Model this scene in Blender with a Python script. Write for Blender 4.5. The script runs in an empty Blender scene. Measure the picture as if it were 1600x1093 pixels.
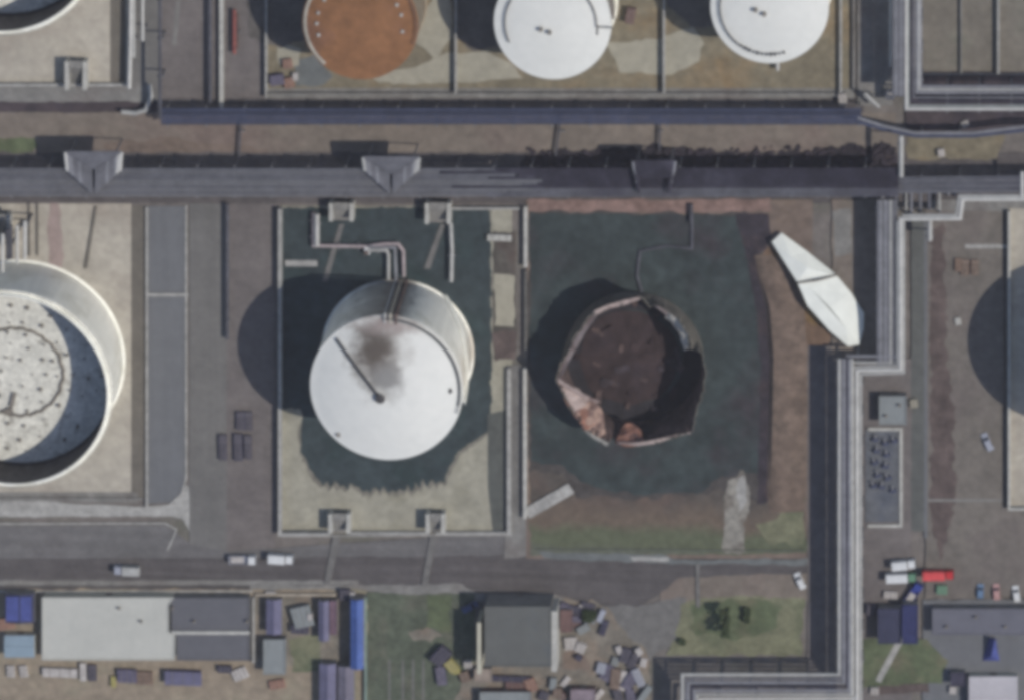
import bpy, math, random
from mathutils import Vector, Matrix, noise as mnoise
random.seed(7)
R = math.radians
scene = bpy.context.scene
col = scene.collection

# ------------------------------------------------------------------ camera
PXM = 6.0                     # photograph pixels per metre on the ground
DIST = 1500.0
TH = R(21.0)                  # off-nadir angle
hd = Vector((0.235, 0.972, 0)).normalized()
CAM = Vector((hd.x*math.sin(TH), hd.y*math.sin(TH), math.cos(TH)))*DIST
FW = (-CAM).normalized()
UP = (Vector((0, 1, 0)) - FW*FW.y).normalized()
RT = FW.cross(UP).normalized()
cam_d = bpy.data.cameras.new('camera'); cam = bpy.data.objects.new('camera', cam_d)
col.objects.link(cam)
cam.matrix_world = Matrix(((RT.x, UP.x, -FW.x, CAM.x), (RT.y, UP.y, -FW.y, CAM.y), (RT.z, UP.z, -FW.z, CAM.z), (0, 0, 0, 1)))
cam_d.sensor_fit = 'HORIZONTAL'; cam_d.sensor_width = 36
cam_d.lens = 36*DIST/(1600/PXM)
cam_d.clip_start = 10; cam_d.clip_end = 12000
scene.camera = cam

def G(px, py, z=0.0):
    """photograph pixel -> the world point at height z"""
    d = FW + RT*((px-800)/PXM/DIST) - UP*((py-546.5)/PXM/DIST)
    return CAM + d*((z-CAM.z)/d.z)

# ------------------------------------------------------------------ light
HAZE = 3.5e-5
SUN = Vector((0.812, -0.02, 0.97)).normalized()
w = bpy.data.worlds.new('World'); scene.world = w; w.use_nodes = True
nt = w.node_tree; bg = nt.nodes['Background']
sky = nt.nodes.new('ShaderNodeTexSky'); sky.sky_type = 'NISHITA'; sky.sun_disc = False
sky.sun_elevation = math.asin(SUN.z); sky.sun_rotation = math.atan2(SUN.x, SUN.y)
sky.air_density = 1.0; sky.dust_density = 0.6; sky.ozone_density = 2.0; sky.altitude = 0
tn = nt.nodes.new('ShaderNodeMix'); tn.data_type = 'RGBA'; tn.blend_type = 'MULTIPLY'; tn.inputs[0].default_value = 1; tn.inputs[7].default_value = (1.05, .975, .95, 1)
nt.links.new(sky.outputs[0], tn.inputs[6]); nt.links.new(tn.outputs[2], bg.inputs[0]); bg.inputs[1].default_value = 0.11
sl = bpy.data.lights.new('sun', 'SUN'); sl.energy = 3.0; sl.angle = R(0.55); sl.color = (1.0, 0.94, 0.86)
so = bpy.data.objects.new('sun', sl); col.objects.link(so)
so.location = (0, 0, 200); so.rotation_euler = SUN.to_track_quat('Z', 'Y').to_euler()
scene.view_settings.view_transform = 'Standard'; scene.view_settings.look = 'None'
scene.view_settings.exposure = 0.22; scene.view_settings.gamma = 1.0
scene.render.engine = 'CYCLES'
scene.cycles.pixel_filter_type = 'BLACKMAN_HARRIS'; scene.cycles.filter_width = 4.8
scene.cycles.max_bounces = 5

# ------------------------------------------------------------------ materials
KL = (1.06, 1.04, 1.06)        # what a flat sunlit surface of albedo 1 renders to
def lin(c):
    c /= 255.0
    return c/12.92 if c <= .04045 else ((c+.055)/1.055)**2.4
def C(rgb, k=1.0):
    return tuple(min(.9, lin(v)/s*k) for v, s in zip(rgb, KL))
def M(name, rgb, var=.12, scale=.12, fine=1.1, tint=None, tscale=.06, tcut=(.5, .68), rough=.85, spec=.25, metal=0.0,
      stretch=(1, 1, 1), streak=None, ribs=None, grads=(), k=1.0):
    """procedural surface: base colour, two sizes of mottling, an optional second colour in patches, streaks or ribs"""
    m = bpy.data.materials.new(name); m.use_nodes = True
    n = m.node_tree.nodes; l = m.node_tree.links
    b = n['Principled BSDF']; b.inputs['Roughness'].default_value = rough
    b.inputs['Specular IOR Level'].default_value = spec; b.inputs['Metallic'].default_value = metal
    tc = n.new('ShaderNodeTexCoord'); mp = n.new('ShaderNodeMapping'); mp.inputs['Scale'].default_value = stretch
    l.new(tc.outputs['Object'], mp.inputs['Vector'])
    base = C(rgb, k); var *= 1.35 if .07 <= var < .2 else 1
    def nz(sc, det=4, vec=mp):
        t = n.new('ShaderNodeTexNoise'); t.inputs['Scale'].default_value = sc; t.inputs['Detail'].default_value = det
        t.inputs['Roughness'].default_value = .6; l.new(vec.outputs['Vector'], t.inputs['Vector']); return t.outputs['Fac']
    def ramp(src, a, bb, c0, c1):
        r = n.new('ShaderNodeValToRGB'); r.color_ramp.elements[0].position = a; r.color_ramp.elements[1].position = bb
        r.color_ramp.elements[0].color = (*c0, 1); r.color_ramp.elements[1].color = (*c1, 1); l.new(src, r.inputs['Fac']); return r.outputs['Color']
    def mix(a, bb, f, mode='MIX'):
        x = n.new('ShaderNodeMix'); x.data_type = 'RGBA'; x.blend_type = mode
        for s, v in ((x.inputs[0], f), (x.inputs[6], a), (x.inputs[7], bb)):
            if isinstance(v, (int, float)): s.default_value = v
            else: l.new(v, s)
        return x.outputs[2]
    lo = tuple(v*(1-var) for v in base); hi = tuple(v*(1+var) for v in base)
    c = ramp(nz(scale), .3, .7, lo, hi)
    if tint:
        f = ramp(nz(tscale, 6), tcut[0], tcut[1], (0, 0, 0), (1, 1, 1))
        rg = n.new('ShaderNodeRGB'); rg.outputs[0].default_value = (*C(tint, k), 1)
        c = mix(c, rg.outputs[0], f)
    g0 = 1-var*.8; g1 = 1+var*.8
    d0 = 1-var*.75; d1 = 1+var*.75
    c = mix(c, ramp(nz(.27*max(1, scale/.15), 5), .36, .64, (d0, d0, d0*.99), (d1, d1*.995, d1*.98)), 1.0, 'MULTIPLY')
    c = mix(c, ramp(nz(fine, 3), .3, .7, (g0, g0, g0), (g1, g1, g1)), 1.0, 'MULTIPLY')
    if streak:                       # (sx, sy, sz, amount)
        m2 = n.new('ShaderNodeMapping'); m2.inputs['Scale'].default_value = streak[:3]; l.new(tc.outputs['Object'], m2.inputs['Vector'])
        a = streak[3]
        c = mix(c, ramp(nz(1.0, 4, m2), .32, .68, (1-a,)*3, (1+a,)*3), 1.0, 'MULTIPLY')
    for (v0, v1, rgb2, amp) in grads:   # a second ground cover taking over between world y = v0 and y = v1, with a ragged edge
        sp = n.new('ShaderNodeSeparateXYZ'); l.new(tc.outputs['Object'], sp.inputs[0])
        ma = n.new('ShaderNodeMath'); ma.operation = 'MULTIPLY_ADD'; ma.inputs[1].default_value = amp; l.new(nz(.09, 6), ma.inputs[0]); l.new(sp.outputs['Y'], ma.inputs[2])
        mr = n.new('ShaderNodeMapRange'); mr.inputs['From Min'].default_value = v0+amp/2; mr.inputs['From Max'].default_value = v1+amp/2; l.new(ma.outputs[0], mr.inputs['Value'])
        ca = C(rgb2, k); c = mix(c, ramp(nz(.5), .3, .7, tuple(q*(1-var) for q in ca), tuple(q*(1+var) for q in ca)), mr.outputs[0])
    if ribs:                         # (axis, per metre, amount)
        wv = n.new('ShaderNodeTexWave'); wv.bands_direction = ribs[0]; wv.inputs['Scale'].default_value = ribs[1]
        wv.inputs['Distortion'].default_value = .3
        l.new(tc.outputs['Object'], wv.inputs['Vector']); a = ribs[2]
        c = mix(c, ramp(wv.outputs['Fac'], 0, 1, (1-a,)*3, (1+a,)*3), 1.0, 'MULTIPLY')
    l.new(c, b.inputs['Base Color'])
    return m

# ------------------------------------------------------------------ geometry helpers
class MB:
    def __init__(s): s.v = []; s.f = []
    def add(s, vs, fs):
        o = len(s.v); s.v += [Vector(v) for v in vs]; s.f += [tuple(i+o for i in f) for f in fs]; return s
    def prism(s, pts, z0, z1, bottom=True):
        n = len(pts)
        a = sum(pts[i][0]*pts[(i+1) % n][1]-pts[(i+1) % n][0]*pts[i][1] for i in range(n))
        if a < 0: pts = pts[::-1]
        f = [tuple(range(n, 2*n))] + [(i, (i+1) % n, (i+1) % n+n, i+n) for i in range(n)]
        if bottom: f.append(tuple(range(n))[::-1])
        return s.add([(p[0], p[1], z0) for p in pts]+[(p[0], p[1], z1) for p in pts], f)
    def box(s, c, d, rz=0.0):
        cs, sn = math.cos(rz), math.sin(rz); h = [x/2 for x in d]; vs = []
        for z in (-h[2], h[2]):
            for x, y in ((-h[0], -h[1]), (h[0], -h[1]), (h[0], h[1]), (-h[0], h[1])):
                vs.append((c[0]+x*cs-y*sn, c[1]+x*sn+y*cs, c[2]+z))
        return s.add(vs, [(3, 2, 1, 0), (4, 5, 6, 7), (0, 1, 5, 4), (1, 2, 6, 5), (2, 3, 7, 6), (3, 0, 4, 7)])
    def beam(s, a, b, t, hgt=None):
        a = Vector(a); b = Vector(b); d = (b-a).normalized(); hgt = hgt or t
        u = Vector((0, 0, 1)) if abs(d.z) < .95 else Vector((1, 0, 0))
        x = d.cross(u).normalized()*t/2; y = x.cross(d).normalized()*hgt/2
        vs = [a-x-y, a+x-y, a+x+y, a-x+y, b-x-y, b+x-y, b+x+y, b-x+y]
        return s.add(vs, [(3, 2, 1, 0), (4, 5, 6, 7), (0, 1, 5, 4), (1, 2, 6, 5), (2, 3, 7, 6), (3, 0, 4, 7)])
    def tube(s, path, r, n=8, closed=False):
        P = [Vector(p) for p in path]; k = len(P); rings = []
        for i, p in enumerate(P):
            if closed: t0, t1 = p-P[i-1], P[(i+1) % k]-p
            else:
                t0 = p-P[i-1] if i else P[1]-p; t1 = P[i+1]-p if i < k-1 else p-P[i-1]
            t0 = t0.normalized(); t1 = t1.normalized(); t = (t0+t1).normalized()
            u = Vector((0, 0, 1)) if abs(t.z) < .9 else Vector((0, 1, 0))
            x = t.cross(u).normalized(); y = x.cross(t).normalized(); g = min(1.6, 1/max(.3, t.dot(t1)))
            rings.append([p+(x*math.cos(2*math.pi*j/n)*g+y*math.sin(2*math.pi*j/n))*r for j in range(n)])
        o = len(s.v); s.v += [v for q in rings for v in q]
        for i in range(k if closed else k-1):
            for j in range(n):
                a, b2 = o+i*n, o+((i+1) % k)*n
                s.f.append((a+j, a+(j+1) % n, b2+(j+1) % n, b2+j))
        if not closed:
            s.f.append(tuple(o+j for j in range(n))[::-1]); s.f.append(tuple(o+(k-1)*n+j for j in range(n)))
        return s
    def lathe(s, prof, n=64, c=(0, 0, 0), a0=0, a1=2*math.pi):
        full = abs(a1-a0-2*math.pi) < 1e-6; m = n if full else n+1; o = len(s.v)
        for i in range(m):
            a = a0+(a1-a0)*i/n
            for r, z in prof: s.v.append(Vector((c[0]+r*math.cos(a), c[1]+r*math.sin(a), c[2]+z)))
        k = len(prof)
        for i in range(n):
            for j in range(k-1):
                A, B = o+i*k+j, o+((i+1) % m)*k+j
                s.f.append((A, B, B+1, A+1))
        return s
    def ribbon(s, pts, wd, z0, z1, closed=False):
        P = [Vector((p[0], p[1], 0)) for p in pts]; k = len(P); L = []; Rr = []
        for i, p in enumerate(P):
            if closed: d0, d1 = p-P[i-1], P[(i+1) % k]-p
            else:
                d0 = p-P[i-1] if i else P[1]-p; d1 = P[i+1]-p if i < k-1 else p-P[i-1]
            d0 = d0.normalized(); d1 = d1.normalized(); t = (d0+d1).normalized(); nn = Vector((-t.y, t.x, 0))
            g = wd/2/max(.35, nn.dot(Vector((-d1.y, d1.x, 0))))
            L.append(p+nn*g); Rr.append(p-nn*g)
        o = len(s.v)
        for i in range(k):
            for q, z in ((L[i], z0), (Rr[i], z0), (Rr[i], z1), (L[i], z1)): s.v.append(Vector((q.x, q.y, z)))
        for i in range(k if closed else k-1):
            a, b = o+i*4, o+((i+1) % k)*4
            s.f += [(a+3, a+2, b+2, b+3), (a+1, b+1, b+2, a+2), (a, a+3, b+3, b)]
        if not closed:
            s.f += [(o, o+1, o+2, o+3), (o+4*(k-1)+3, o+4*(k-1)+2, o+4*(k-1)+1, o+4*(k-1))]
        return s
    def build(s, name, mat, parent=None, smooth=False, local=False):
        me = bpy.data.meshes.new(name)
        off = Vector((0, 0, 0)) if (parent is None or local) else Vector(parent['_o'])
        me.from_pydata([tuple(v-off) for v in s.v], [], s.f); me.materials.append(mat); me.validate()
        import bmesh
        bm = bmesh.new(); bm.from_mesh(me); bmesh.ops.recalc_face_normals(bm, faces=bm.faces); bm.to_mesh(me); bm.free()
        if smooth:
            for p in me.polygons: p.use_smooth = True
            me.set_sharp_from_angle(angle=R(40))
        o = bpy.data.objects.new(name, me); col.objects.link(o)
        if parent is not None:
            o.parent = parent; p = parent; q = Vector((0, 0, 0))
            o['_o'] = tuple(off)
        else: o['_o'] = (0, 0, 0)
        return o

def tag(o, label=None, cat=None, group=None, kind=None):
    if label: o['label'] = label
    if cat: o['category'] = cat
    if group: o['group'] = group
    if kind: o['kind'] = kind
    return o
def thing(name, label, cat, loc=(0, 0, 0), rz=0, group=None):
    o = bpy.data.objects.new(name, None); col.objects.link(o); o.empty_display_size = .5
    o.location = loc; o.rotation_euler = (0, 0, rz); o['_o'] = tuple(loc)
    return tag(o, label, cat, group)
def copy_tree(o, parent=None):
    c = o.copy(); col.objects.link(c)
    if parent: c.parent = parent
    for ch in list(o.children): copy_tree(ch, c)
    return c
def rect(x0, y0, x1, y1): return [(x0, y0), (x1, y0), (x1, y1), (x0, y1)]
def rough_edge(pts, amp, step=9.0, seed=0):
    out = []; n = len(pts)
    for i in range(n):
        a, b = pts[i], pts[(i+1) % n]; d = math.hypot(b[0]-a[0], b[1]-a[1]); k = max(1, int(d/step))
        for j in range(k):
            t = j/k; x = a[0]+(b[0]-a[0])*t; y = a[1]+(b[1]-a[1])*t
            v = Vector((x*.05, y*.05, seed)); v2 = Vector((x*.2, y*.2, seed+5))
            dx = mnoise.noise(v)*1.3+mnoise.noise(v2)*.9; dy = mnoise.noise(v+Vector((31, 7, 3)))*1.3+mnoise.noise(v2+Vector((3, 17, 9)))*.9
            out.append((x+dx*amp, y+dy*amp))
    return out
LAY = [0]
def sheet(name, pts, mat, amp=0, kind='structure', step=9.0):
    LAY[0] += 1; z = .006*LAY[0]
    if amp: pts = rough_edge(pts, amp, step, LAY[0]*1.7)
    P = [G(x, y, z) for x, y in pts]
    o = MB().add(P, [tuple(range(len(P)))]).build(name, mat); o['kind'] = kind
    return o

# ------------------------------------------------------------------ palette
m_ground = M('ground_soil', (106, 100, 97), .12, .05, .5, tint=(96, 94, 86))
m_road_dark = M('asphalt_dark', (80, 76, 77), .10, .08, .9, streak=(.012, .7, 1, .16), rough=.8)
m_road = M('asphalt', (100, 98, 99), .09, .06, .9, tint=(94, 91, 92), streak=(.012, .5, 1, .11))
m_road_v = M('asphalt_side', (102, 100, 99), .07, .06, .9, streak=(.5, .012, 1, .06))
m_yard = M('yard_paving', (103, 97, 96), .09, .08, .7, tint=(94, 88, 88))
m_pave = M('pavement_grey', (101, 102, 106), .06, .07, .8, streak=(.6, .02, 1, .05))
m_beige = M('concrete_beige', (163, 156, 146), .08, .08, .6, tint=(146, 137, 128), tscale=.05)
m_beige2 = M('concrete_oil_edge', (146, 142, 130), .09, .1, .7, tint=(130, 126, 112), tscale=.08)
m_conc = M('concrete_wall', (150, 148, 146), .12, .3, 1.5, streak=(.2, .2, .2, .06))
m_conc_w = M('concrete_pale', (168, 166, 162), .1, .3, 1.5)
m_conc_d = M('concrete_dull', (118, 116, 114), .12, .2, 1.2, tint=(104, 98, 96))
m_strip = M('drain_strip', (100, 95, 89), .08, .08, .8)
m_oil = M('oil_film', (51, 59, 60), .18, .06, .3, tint=(56, 52, 56), tscale=.045, rough=.6, spec=.2)
m_oil2 = M('oil_film_blue', (51, 60, 63), .16, .07, .5, tint=(44, 57, 58), tscale=.09, rough=.6, spec=.2)
m_oil_edge = M('oil_edge_stain', (70, 66, 65), .16, .2, .9)
m_soil = M('soil_brown', (108, 95, 88), .14, .06, .5, tint=(120, 104, 92), tscale=.05)
m_soil_strip = M('soil_strip', (113, 104, 97), .11, .05, .5, tint=(112, 98, 93), tscale=.03, streak=(.01, .25, 1, .06))
m_soil_red = M('soil_scorched', (126, 104, 98), .16, .12, .7, tint=(104, 84, 78), tscale=.1)
m_soil_dark = M('soil_burnt', (68, 60, 64), .22, .12, .6, tint=(52, 48, 58), tscale=.09)
m_soil_mix = M('soil_oily', (78, 74, 70), .16, .07, .5, tint=(90, 74, 70), tscale=.06)
def wy(py): return -(py-546.5)/PXM/.937
m_wreck_ground = M('wreck_bund_ground', (80, 74, 70), .14, .08, .6, tint=(92, 78, 72), tscale=.06, grads=((wy(770), wy(806), (98, 86, 76), 12), (wy(812), wy(832), (86, 90, 72), 9), (wy(848), wy(862), (92, 94, 84), 4)))
m_grass = M('grass_cover', (84, 92, 70), .2, .12, .9, tint=(102, 98, 80), tscale=.1)
m_grass_d = M('grass_field', (80, 86, 74), .16, .1, .8, tint=(90, 84, 76), tscale=.05)
m_grass_y = M('grass_dry', (108, 108, 88), .14, .1, .8, tint=(90, 96, 76), tscale=.07)
m_dirt = M('dirt_pale', (136, 124, 110), .12, .08, .6, tint=(126, 120, 104), tscale=.08)
m_yellow_floor = M('floor_ochre', (118, 110, 94), .14, .06, .5, tint=(124, 106, 82), tscale=.06)
m_pale_floor = M('floor_pale', (150, 145, 132), .07, .1, .6)
m_grey_stain = M('floor_stain', (100, 103, 104), .10, .1, .6)
m_clutter = M('yard_ground', (112, 106, 98), .2, .15, .9, tint=(126, 112, 100), tscale=.12)
m_brown_road = M('road_brown', (106, 100, 95), .10, .06, .7, tint=(98, 90, 88), tscale=.03, streak=(.5, .012, 1, .06))
m_brownst = M('road_stain', (86, 75, 73), .16, .1, .8, streak=(.5, .02, 1, .1))
m_greenst = M('drain_grey', (86, 87, 86), .08, .08, .8)
m_paint = M('road_paint', (150, 148, 148), .15, .4, 2.0)
m_faint = M('worn_concrete', (104, 102, 101), .1, .3, 1.5)
m_white = M('tank_white', (210, 209, 205), .035, .06, .5, rough=.6, spec=.3)
m_shell = M('tank_shell_cream', (246, 243, 235), .04, .1, .6, tint=(222, 218, 206), tscale=.12, streak=(.5, .5, .04, .07), rough=.6)
m_shell_grey = M('tank_shell_grey', (158, 152, 142), .1, .1, .6, streak=(.5, .5, .04, .1), rough=.7)
m_rust = M('roof_rust', (128, 90, 62), .12, .08, .4, tint=(112, 80, 66), tscale=.07, rough=.85)
m_froof = M('floating_roof', (204, 202, 195), .10, .25, .9, tint=(160, 157, 150), tscale=.3, tcut=(.55, .7), rough=.7)
m_dark = M('dark_steel', (66, 64, 66), .15, .4, 2, rough=.7)
m_seal = M('roof_seal', (118, 112, 106), .2, .5, 2, rough=.8)
m_pipe_b = M('pipe_blue_grey', (66, 71, 93), .10, .2, 1, streak=(.03, .6, .6, .08), rough=.6)
m_pipe_g = M('pipe_grey', (124, 124, 131), .10, .2, 1, streak=(.03, .6, .6, .08), rough=.6)
m_pipe_g3 = M('pipe_mid_grey', (108, 108, 113), .08, .2, 1)
m_pipe_g2 = M('pipe_dull_grey', (100, 100, 107), .10, .2, 1, streak=(.03, .6, .6, .08), rough=.6)
m_pipe_l = M('pipe_lagged', (160, 159, 158), .08, .25, 1.2, rough=.55, spec=.35)
m_pipe_w = M('pipe_white', (182, 180, 178), .07, .25, 1.2, rough=.55)
m_soot = M('sooty_steel', (74, 74, 82), .2, .2, 1, rough=.8)
m_soot2 = M('pipe_sooty', (50, 48, 60), .16, .12, .8, tint=(66, 64, 76), tscale=.06)
m_pipe_s = M('pipe_part_sooty', (92, 92, 100), .14, .12, .8, tint=(74, 73, 84), tscale=.05)
m_frame = M('rack_steel', (104, 104, 108), .12, .4, 2, rough=.7)
m_burnt = M('burnt_steel', (96, 80, 76), .22, .25, .9, tint=(70, 62, 64), tscale=.12, rough=.85)
m_burnt_in = M('scorched_inside', (84, 70, 68), .25, .22, .8, tint=(60, 54, 56), tscale=.15, streak=(.4, .4, .03, .12), rough=.9)
m_burnt_fl = M('burnt_residue', (61, 51, 52), .2, .1, .5, tint=(53, 46, 50), tscale=.1, rough=.95, spec=.1)
m_panel = M('torn_panel_white', (208, 210, 206), .04, .12, .6, rough=.6)
m_rubble = M('burnt_rubble', (52, 46, 54), .3, .5, 2)
m_roof_w = M('roof_white', (174, 173, 168), .04, .1, .8, ribs=('X', .8, .03), rough=.6)
m_roof_dg = M('roof_dark_grey', (92, 92, 98), .05, .1, .8, ribs=('X', .9, .04), rough=.65)
m_roof_g = M('roof_grey', (90, 91, 90), .06, .08, .7, tint=(86, 92, 98), tscale=.05, rough=.75)
m_roof_b = M('roof_blue', (66, 88, 146), .08, .1, .8, ribs=('Y', .9, .05), rough=.6)
m_roof_n = M('roof_navy', (52, 54, 76), .08, .12, .8, rough=.65)
m_roof_p = M('roof_violet_grey', (96, 94, 118), .08, .12, .9, ribs=('Y', .9, .05), rough=.65)
m_roof_lb = M('roof_pale_blue', (128, 144, 158), .05, .12, .9, rough=.6)
m_roof_lg = M('roof_pale_grey', (124, 128, 130), .06, .12, .9, rough=.65)
m_roof_r = M('roof_red_brown', (104, 82, 80), .12, .12, .9, rough=.75)
m_wall_c = M('wall_cream', (176, 172, 158), .06, .2, 1, rough=.8)
m_wall_g = M('wall_grey', (120, 118, 116), .07, .2, 1, rough=.8)
m_tarp_b = M('tarp_blue', (68, 76, 132), .1, .2, .9, rough=.6)
m_glass = M('dark_glass', (36, 40, 48), .05, .3, 1, rough=.15, spec=.5)
m_tyre = M('tyre_rubber', (34, 33, 34), .1, 2, 5)
m_car_w = M('paint_white', (200, 200, 202), .03, .3, 1, rough=.35, spec=.5)
m_car_r = M('paint_red', (176, 44, 46), .05, .3, 1, rough=.35, spec=.5)
m_car_b = M('paint_blue', (46, 58, 128), .05, .3, 1, rough=.35, spec=.5)
m_car_g = M('paint_green', (92, 128, 104), .05, .3, 1, rough=.4, spec=.5)
m_car_s = M('paint_silver', (150, 152, 164), .05, .3, 1, rough=.35, spec=.5)
m_crate = M('crate_brown', (110, 92, 82), .15, .5, 2)
m_crate_v = M('crate_violet', (88, 84, 104), .12, .5, 2)
m_crate_d = M('crate_dark', (62, 60, 76), .12, .5, 2)
m_crate_w = M('crate_pale', (168, 162, 160), .1, .5, 2)
m_crate_y = M('crate_yellow', (150, 142, 92), .1, .5, 2)
m_crate_o = M('crate_orange', (136, 104, 92), .1, .5, 2)
m_bark = M('bark', (84, 72, 62), .15, 1, 3)
m_leaf = M('leaves_green', (66, 78, 56), .3, .6, 2.2, tint=(86, 90, 64), tscale=.5)

# ------------------------------------------------------------------ ground and paving
g = MB().add([(-3000, -3000, 0), (3000, -3000, 0), (3000, 3000, 0), (-3000, 3000, 0)], [(0, 1, 2, 3)]).build('ground', m_ground); g['kind'] = 'structure'
# upper strips
sheet('yard', rect(-60, -60, 205, 128), m_beige, 0)
sheet('drain_strip', rect(172, -60, 198, 128), m_strip)
sheet('road', rect(206, -60, 252, 182), m_road_v)
sheet('path', rect(-60, 128, 235, 160), m_conc_d)
sheet('soil', rect(-60, 160, 245, 176), m_soil_dark, 2)
sheet('road', rect(252, -60, 345, 160), m_yard)
sheet('yard', rect(350, -60, 414, 156), m_yard)
sheet('path', [(268, 70), (276, 0), (283, 0), (275, 72)], m_conc_d, 1)
sheet('bund_floor', rect(418, -60, 1328, 140), m_yellow_floor)
sheet('floor_patch', [(570, 112), (640, 108), (700, 84), (760, 80), (800, 98), (815, 122), (700, 132), (590, 130)], m_pale_floor, 3)
sheet('floor_patch', [(945, 68), (1030, 62), (1085, 42), (1100, 66), (1090, 98), (1050, 118), (970, 112)], m_pale_floor, 3)
sheet('floor_patch', [(462, 96), (492, 86), (520, 122), (505, 136), (462, 134)], m_grey_stain, 3)
sheet('floor_patch', [(432, 66), (470, 74), (468, 104), (436, 100)], m_pale_floor, 3)
sheet('floor_patch', [(640, 60), (660, 20), (700, -30), (708, 60), (680, 90)], m_pale_floor, 4)
sheet('path', rect(416, 138, 1335, 156), m_conc_d)
sheet('soil', rect(-60, 176, 1400, 246), m_soil_strip, 2)
sheet('grass', [(-40, 216), (52, 216), (62, 228), (48, 240), (-40, 242)], m_grass, 3, 'stuff')
sheet('soil', [(160, 225), (250, 216), (420, 232), (420, 246), (170, 246)], m_soil, 4)
m_under = M('ground_shade_grey', (84, 79, 80), .14, .08, .6)  # ground colour darkened to deepen the shadows of the pipe racks
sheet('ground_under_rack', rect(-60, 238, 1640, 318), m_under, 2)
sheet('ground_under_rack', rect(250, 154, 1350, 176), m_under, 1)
for q in ([(380, -60), (500, -60), (480, 60), (440, 76), (390, 60)], [(700, -60), (800, -60), (790, 70), (740, 78), (716, 60)], [(1040, -60), (1130, -60), (1125, 40), (1080, 42), (1042, 10)]): sheet('oil_and_shade_patch', q, M('floor_shade_grey', (88, 84, 82), .14, .1, .7), 3)  # shade put into the floor colour where the upper tanks' shadows fall
sheet('yard', rect(388, 430, 430, 528), m_conc_d, 1)
sheet('soil', [(815, 248), (860, 238), (930, 236), (1000, 226), (1060, 228), (1100, 238), (1180, 238), (1260, 234), (1330, 224), (1400, 226), (1400, 262), (815, 262)], M('soil_charred', (46, 42, 49), .2, .15, .7, tint=(70, 60, 62), tscale=.12, tcut=(.58, .66)), 6, step=5)
sheet('soil', [(1415, 212), (1570, 210), (1560, 250), (1420, 250)], m_yellow_floor, 4)
# left side
sheet('bund_floor', rect(-200, 318, 205, 768), m_beige)
sheet('drain_strip', rect(205, 322, 226, 776), m_strip)
sheet('stain', [(78, 318), (92, 318), (100, 400), (92, 450), (78, 430), (74, 360)], M('floor_rust_stain', (146, 130, 126), .08, .2), 3)
sheet('drain_strip', rect(-200, 768, 215, 784), m_conc_d)
sheet('path', [(-200, 784), (60, 782), (225, 792), (270, 786), (292, 756), (296, 762), (296, 830), (286, 812), (270, 806), (-200, 808)], m_conc, 1)
sheet('pavement', [(232, 322), (290, 322), (290, 750), (282, 772), (264, 784), (232, 786)], m_pave)
sheet('road', rect(296, 318, 354, 872), m_road_v)
sheet('yard', rect(354, 318, 431, 872), m_yard)
sheet('road', [(-200, 822), (260, 820), (300, 850), (356, 860), (840, 828), (840, 872), (-200, 872)], m_road)
sheet('road', [(-200, 874), (700, 868), (860, 864), (1270, 878), (1270, 900), (1120, 908), (1035, 926), (1000, 946), (930, 950), (880, 930), (700, 918), (-200, 922)], m_road_dark, 1.5)
sheet('verge', [(-200, 906), (560, 906), (560, 913), (-200, 914)], m_conc_d, 1)
sheet('verge', [(390, 914), (720, 912), (745, 926), (860, 926), (900, 940), (730, 938), (560, 922), (390, 922)], m_conc_d, 2)
sheet('soil', [(1060, 902), (1262, 894), (1262, 936), (1090, 942), (1020, 960), (1035, 926)], m_soil_strip, 3)
sheet('yard', [(935, 945), (1010, 946), (1070, 930), (1062, 1000), (1015, 1026), (1000, 1050), (960, 1000)], m_faint, 4)
sheet('lawn', [(1062, 945), (1110, 934), (1180, 930), (1256, 936), (1254, 1022), (1040, 1022), (1058, 980)], m_grass_y, 4)
sheet('lawn', [(1078, 942), (1180, 934), (1226, 945), (1210, 980), (1150, 1000), (1080, 985)], m_grass, 6)
sheet('lawn', rect(573, 926, 742, 1140), m_grass_d, 3)
sheet('lawn', [(672, 928), (704, 930), (704, 985), (668, 982)], m_grass, 5)
sheet('path', [(640, 985), (668, 978), (690, 992), (672, 1002), (645, 996)], m_clutter, 4)
for x in (607, 628, 644, 660): sheet('path', rect(x, 1030, x+3, 1140), m_faint)
sheet('soil', rect(-200, 920, 572, 1150), m_dirt, 3)
sheet('yard', rect(396, 928, 548, 1040), m_clutter, 2)
sheet('grass', [(455, 1000), (500, 985), (500, 1045), (460, 1050)], m_grass_y, 4, 'stuff')
sheet('yard', [(735, 1036), (870, 1040), (880, 935), (935, 938), (1012, 1020), (1022, 1140), (690, 1140)], m_clutter, 4)
sheet('soil', [(880, 1020), (902, 1000), (925, 1045), (880, 1046)], m_soil, 3)
# central bund
sheet('bund_floor', rect(436, 322, 800, 832), m_beige2)
oil = [(440, 324), (766, 324), (768, 520), (768, 634), (764, 668), (748, 684), (728, 696), (716, 706), (704, 728), (696, 744)]
n = 15
for i in range(n+1):
    t = i/n; x = 694-t*190; y = 752+14*math.sin(math.pi*min(1, t*1.05))+random.uniform(-3, 3)
    oil += [(x, y+5+random.uniform(-3, 2)), (x-6, y-3+random.uniform(-3, 3))]
oil += [(492, 744), (482, 730), (478, 716), (470, 706), (472, 690), (468, 670), (474, 650), (470, 636), (440, 640)]
ocx, ocy = 604, 545
sheet('oil_and_shade_patch', rough_edge([(ocx+(x-ocx)*(1.025 if y > 645 else 1), ocy+(y-ocy)*(1.03 if y > 645 else 1)) for x, y in oil], 3.5, 4, 9), M('oil_fringe', (112, 108, 100), .14, .3, .9))
o = sheet('oil_pool', rough_edge(oil, 3.0, 5, 3), m_oil2)
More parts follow.
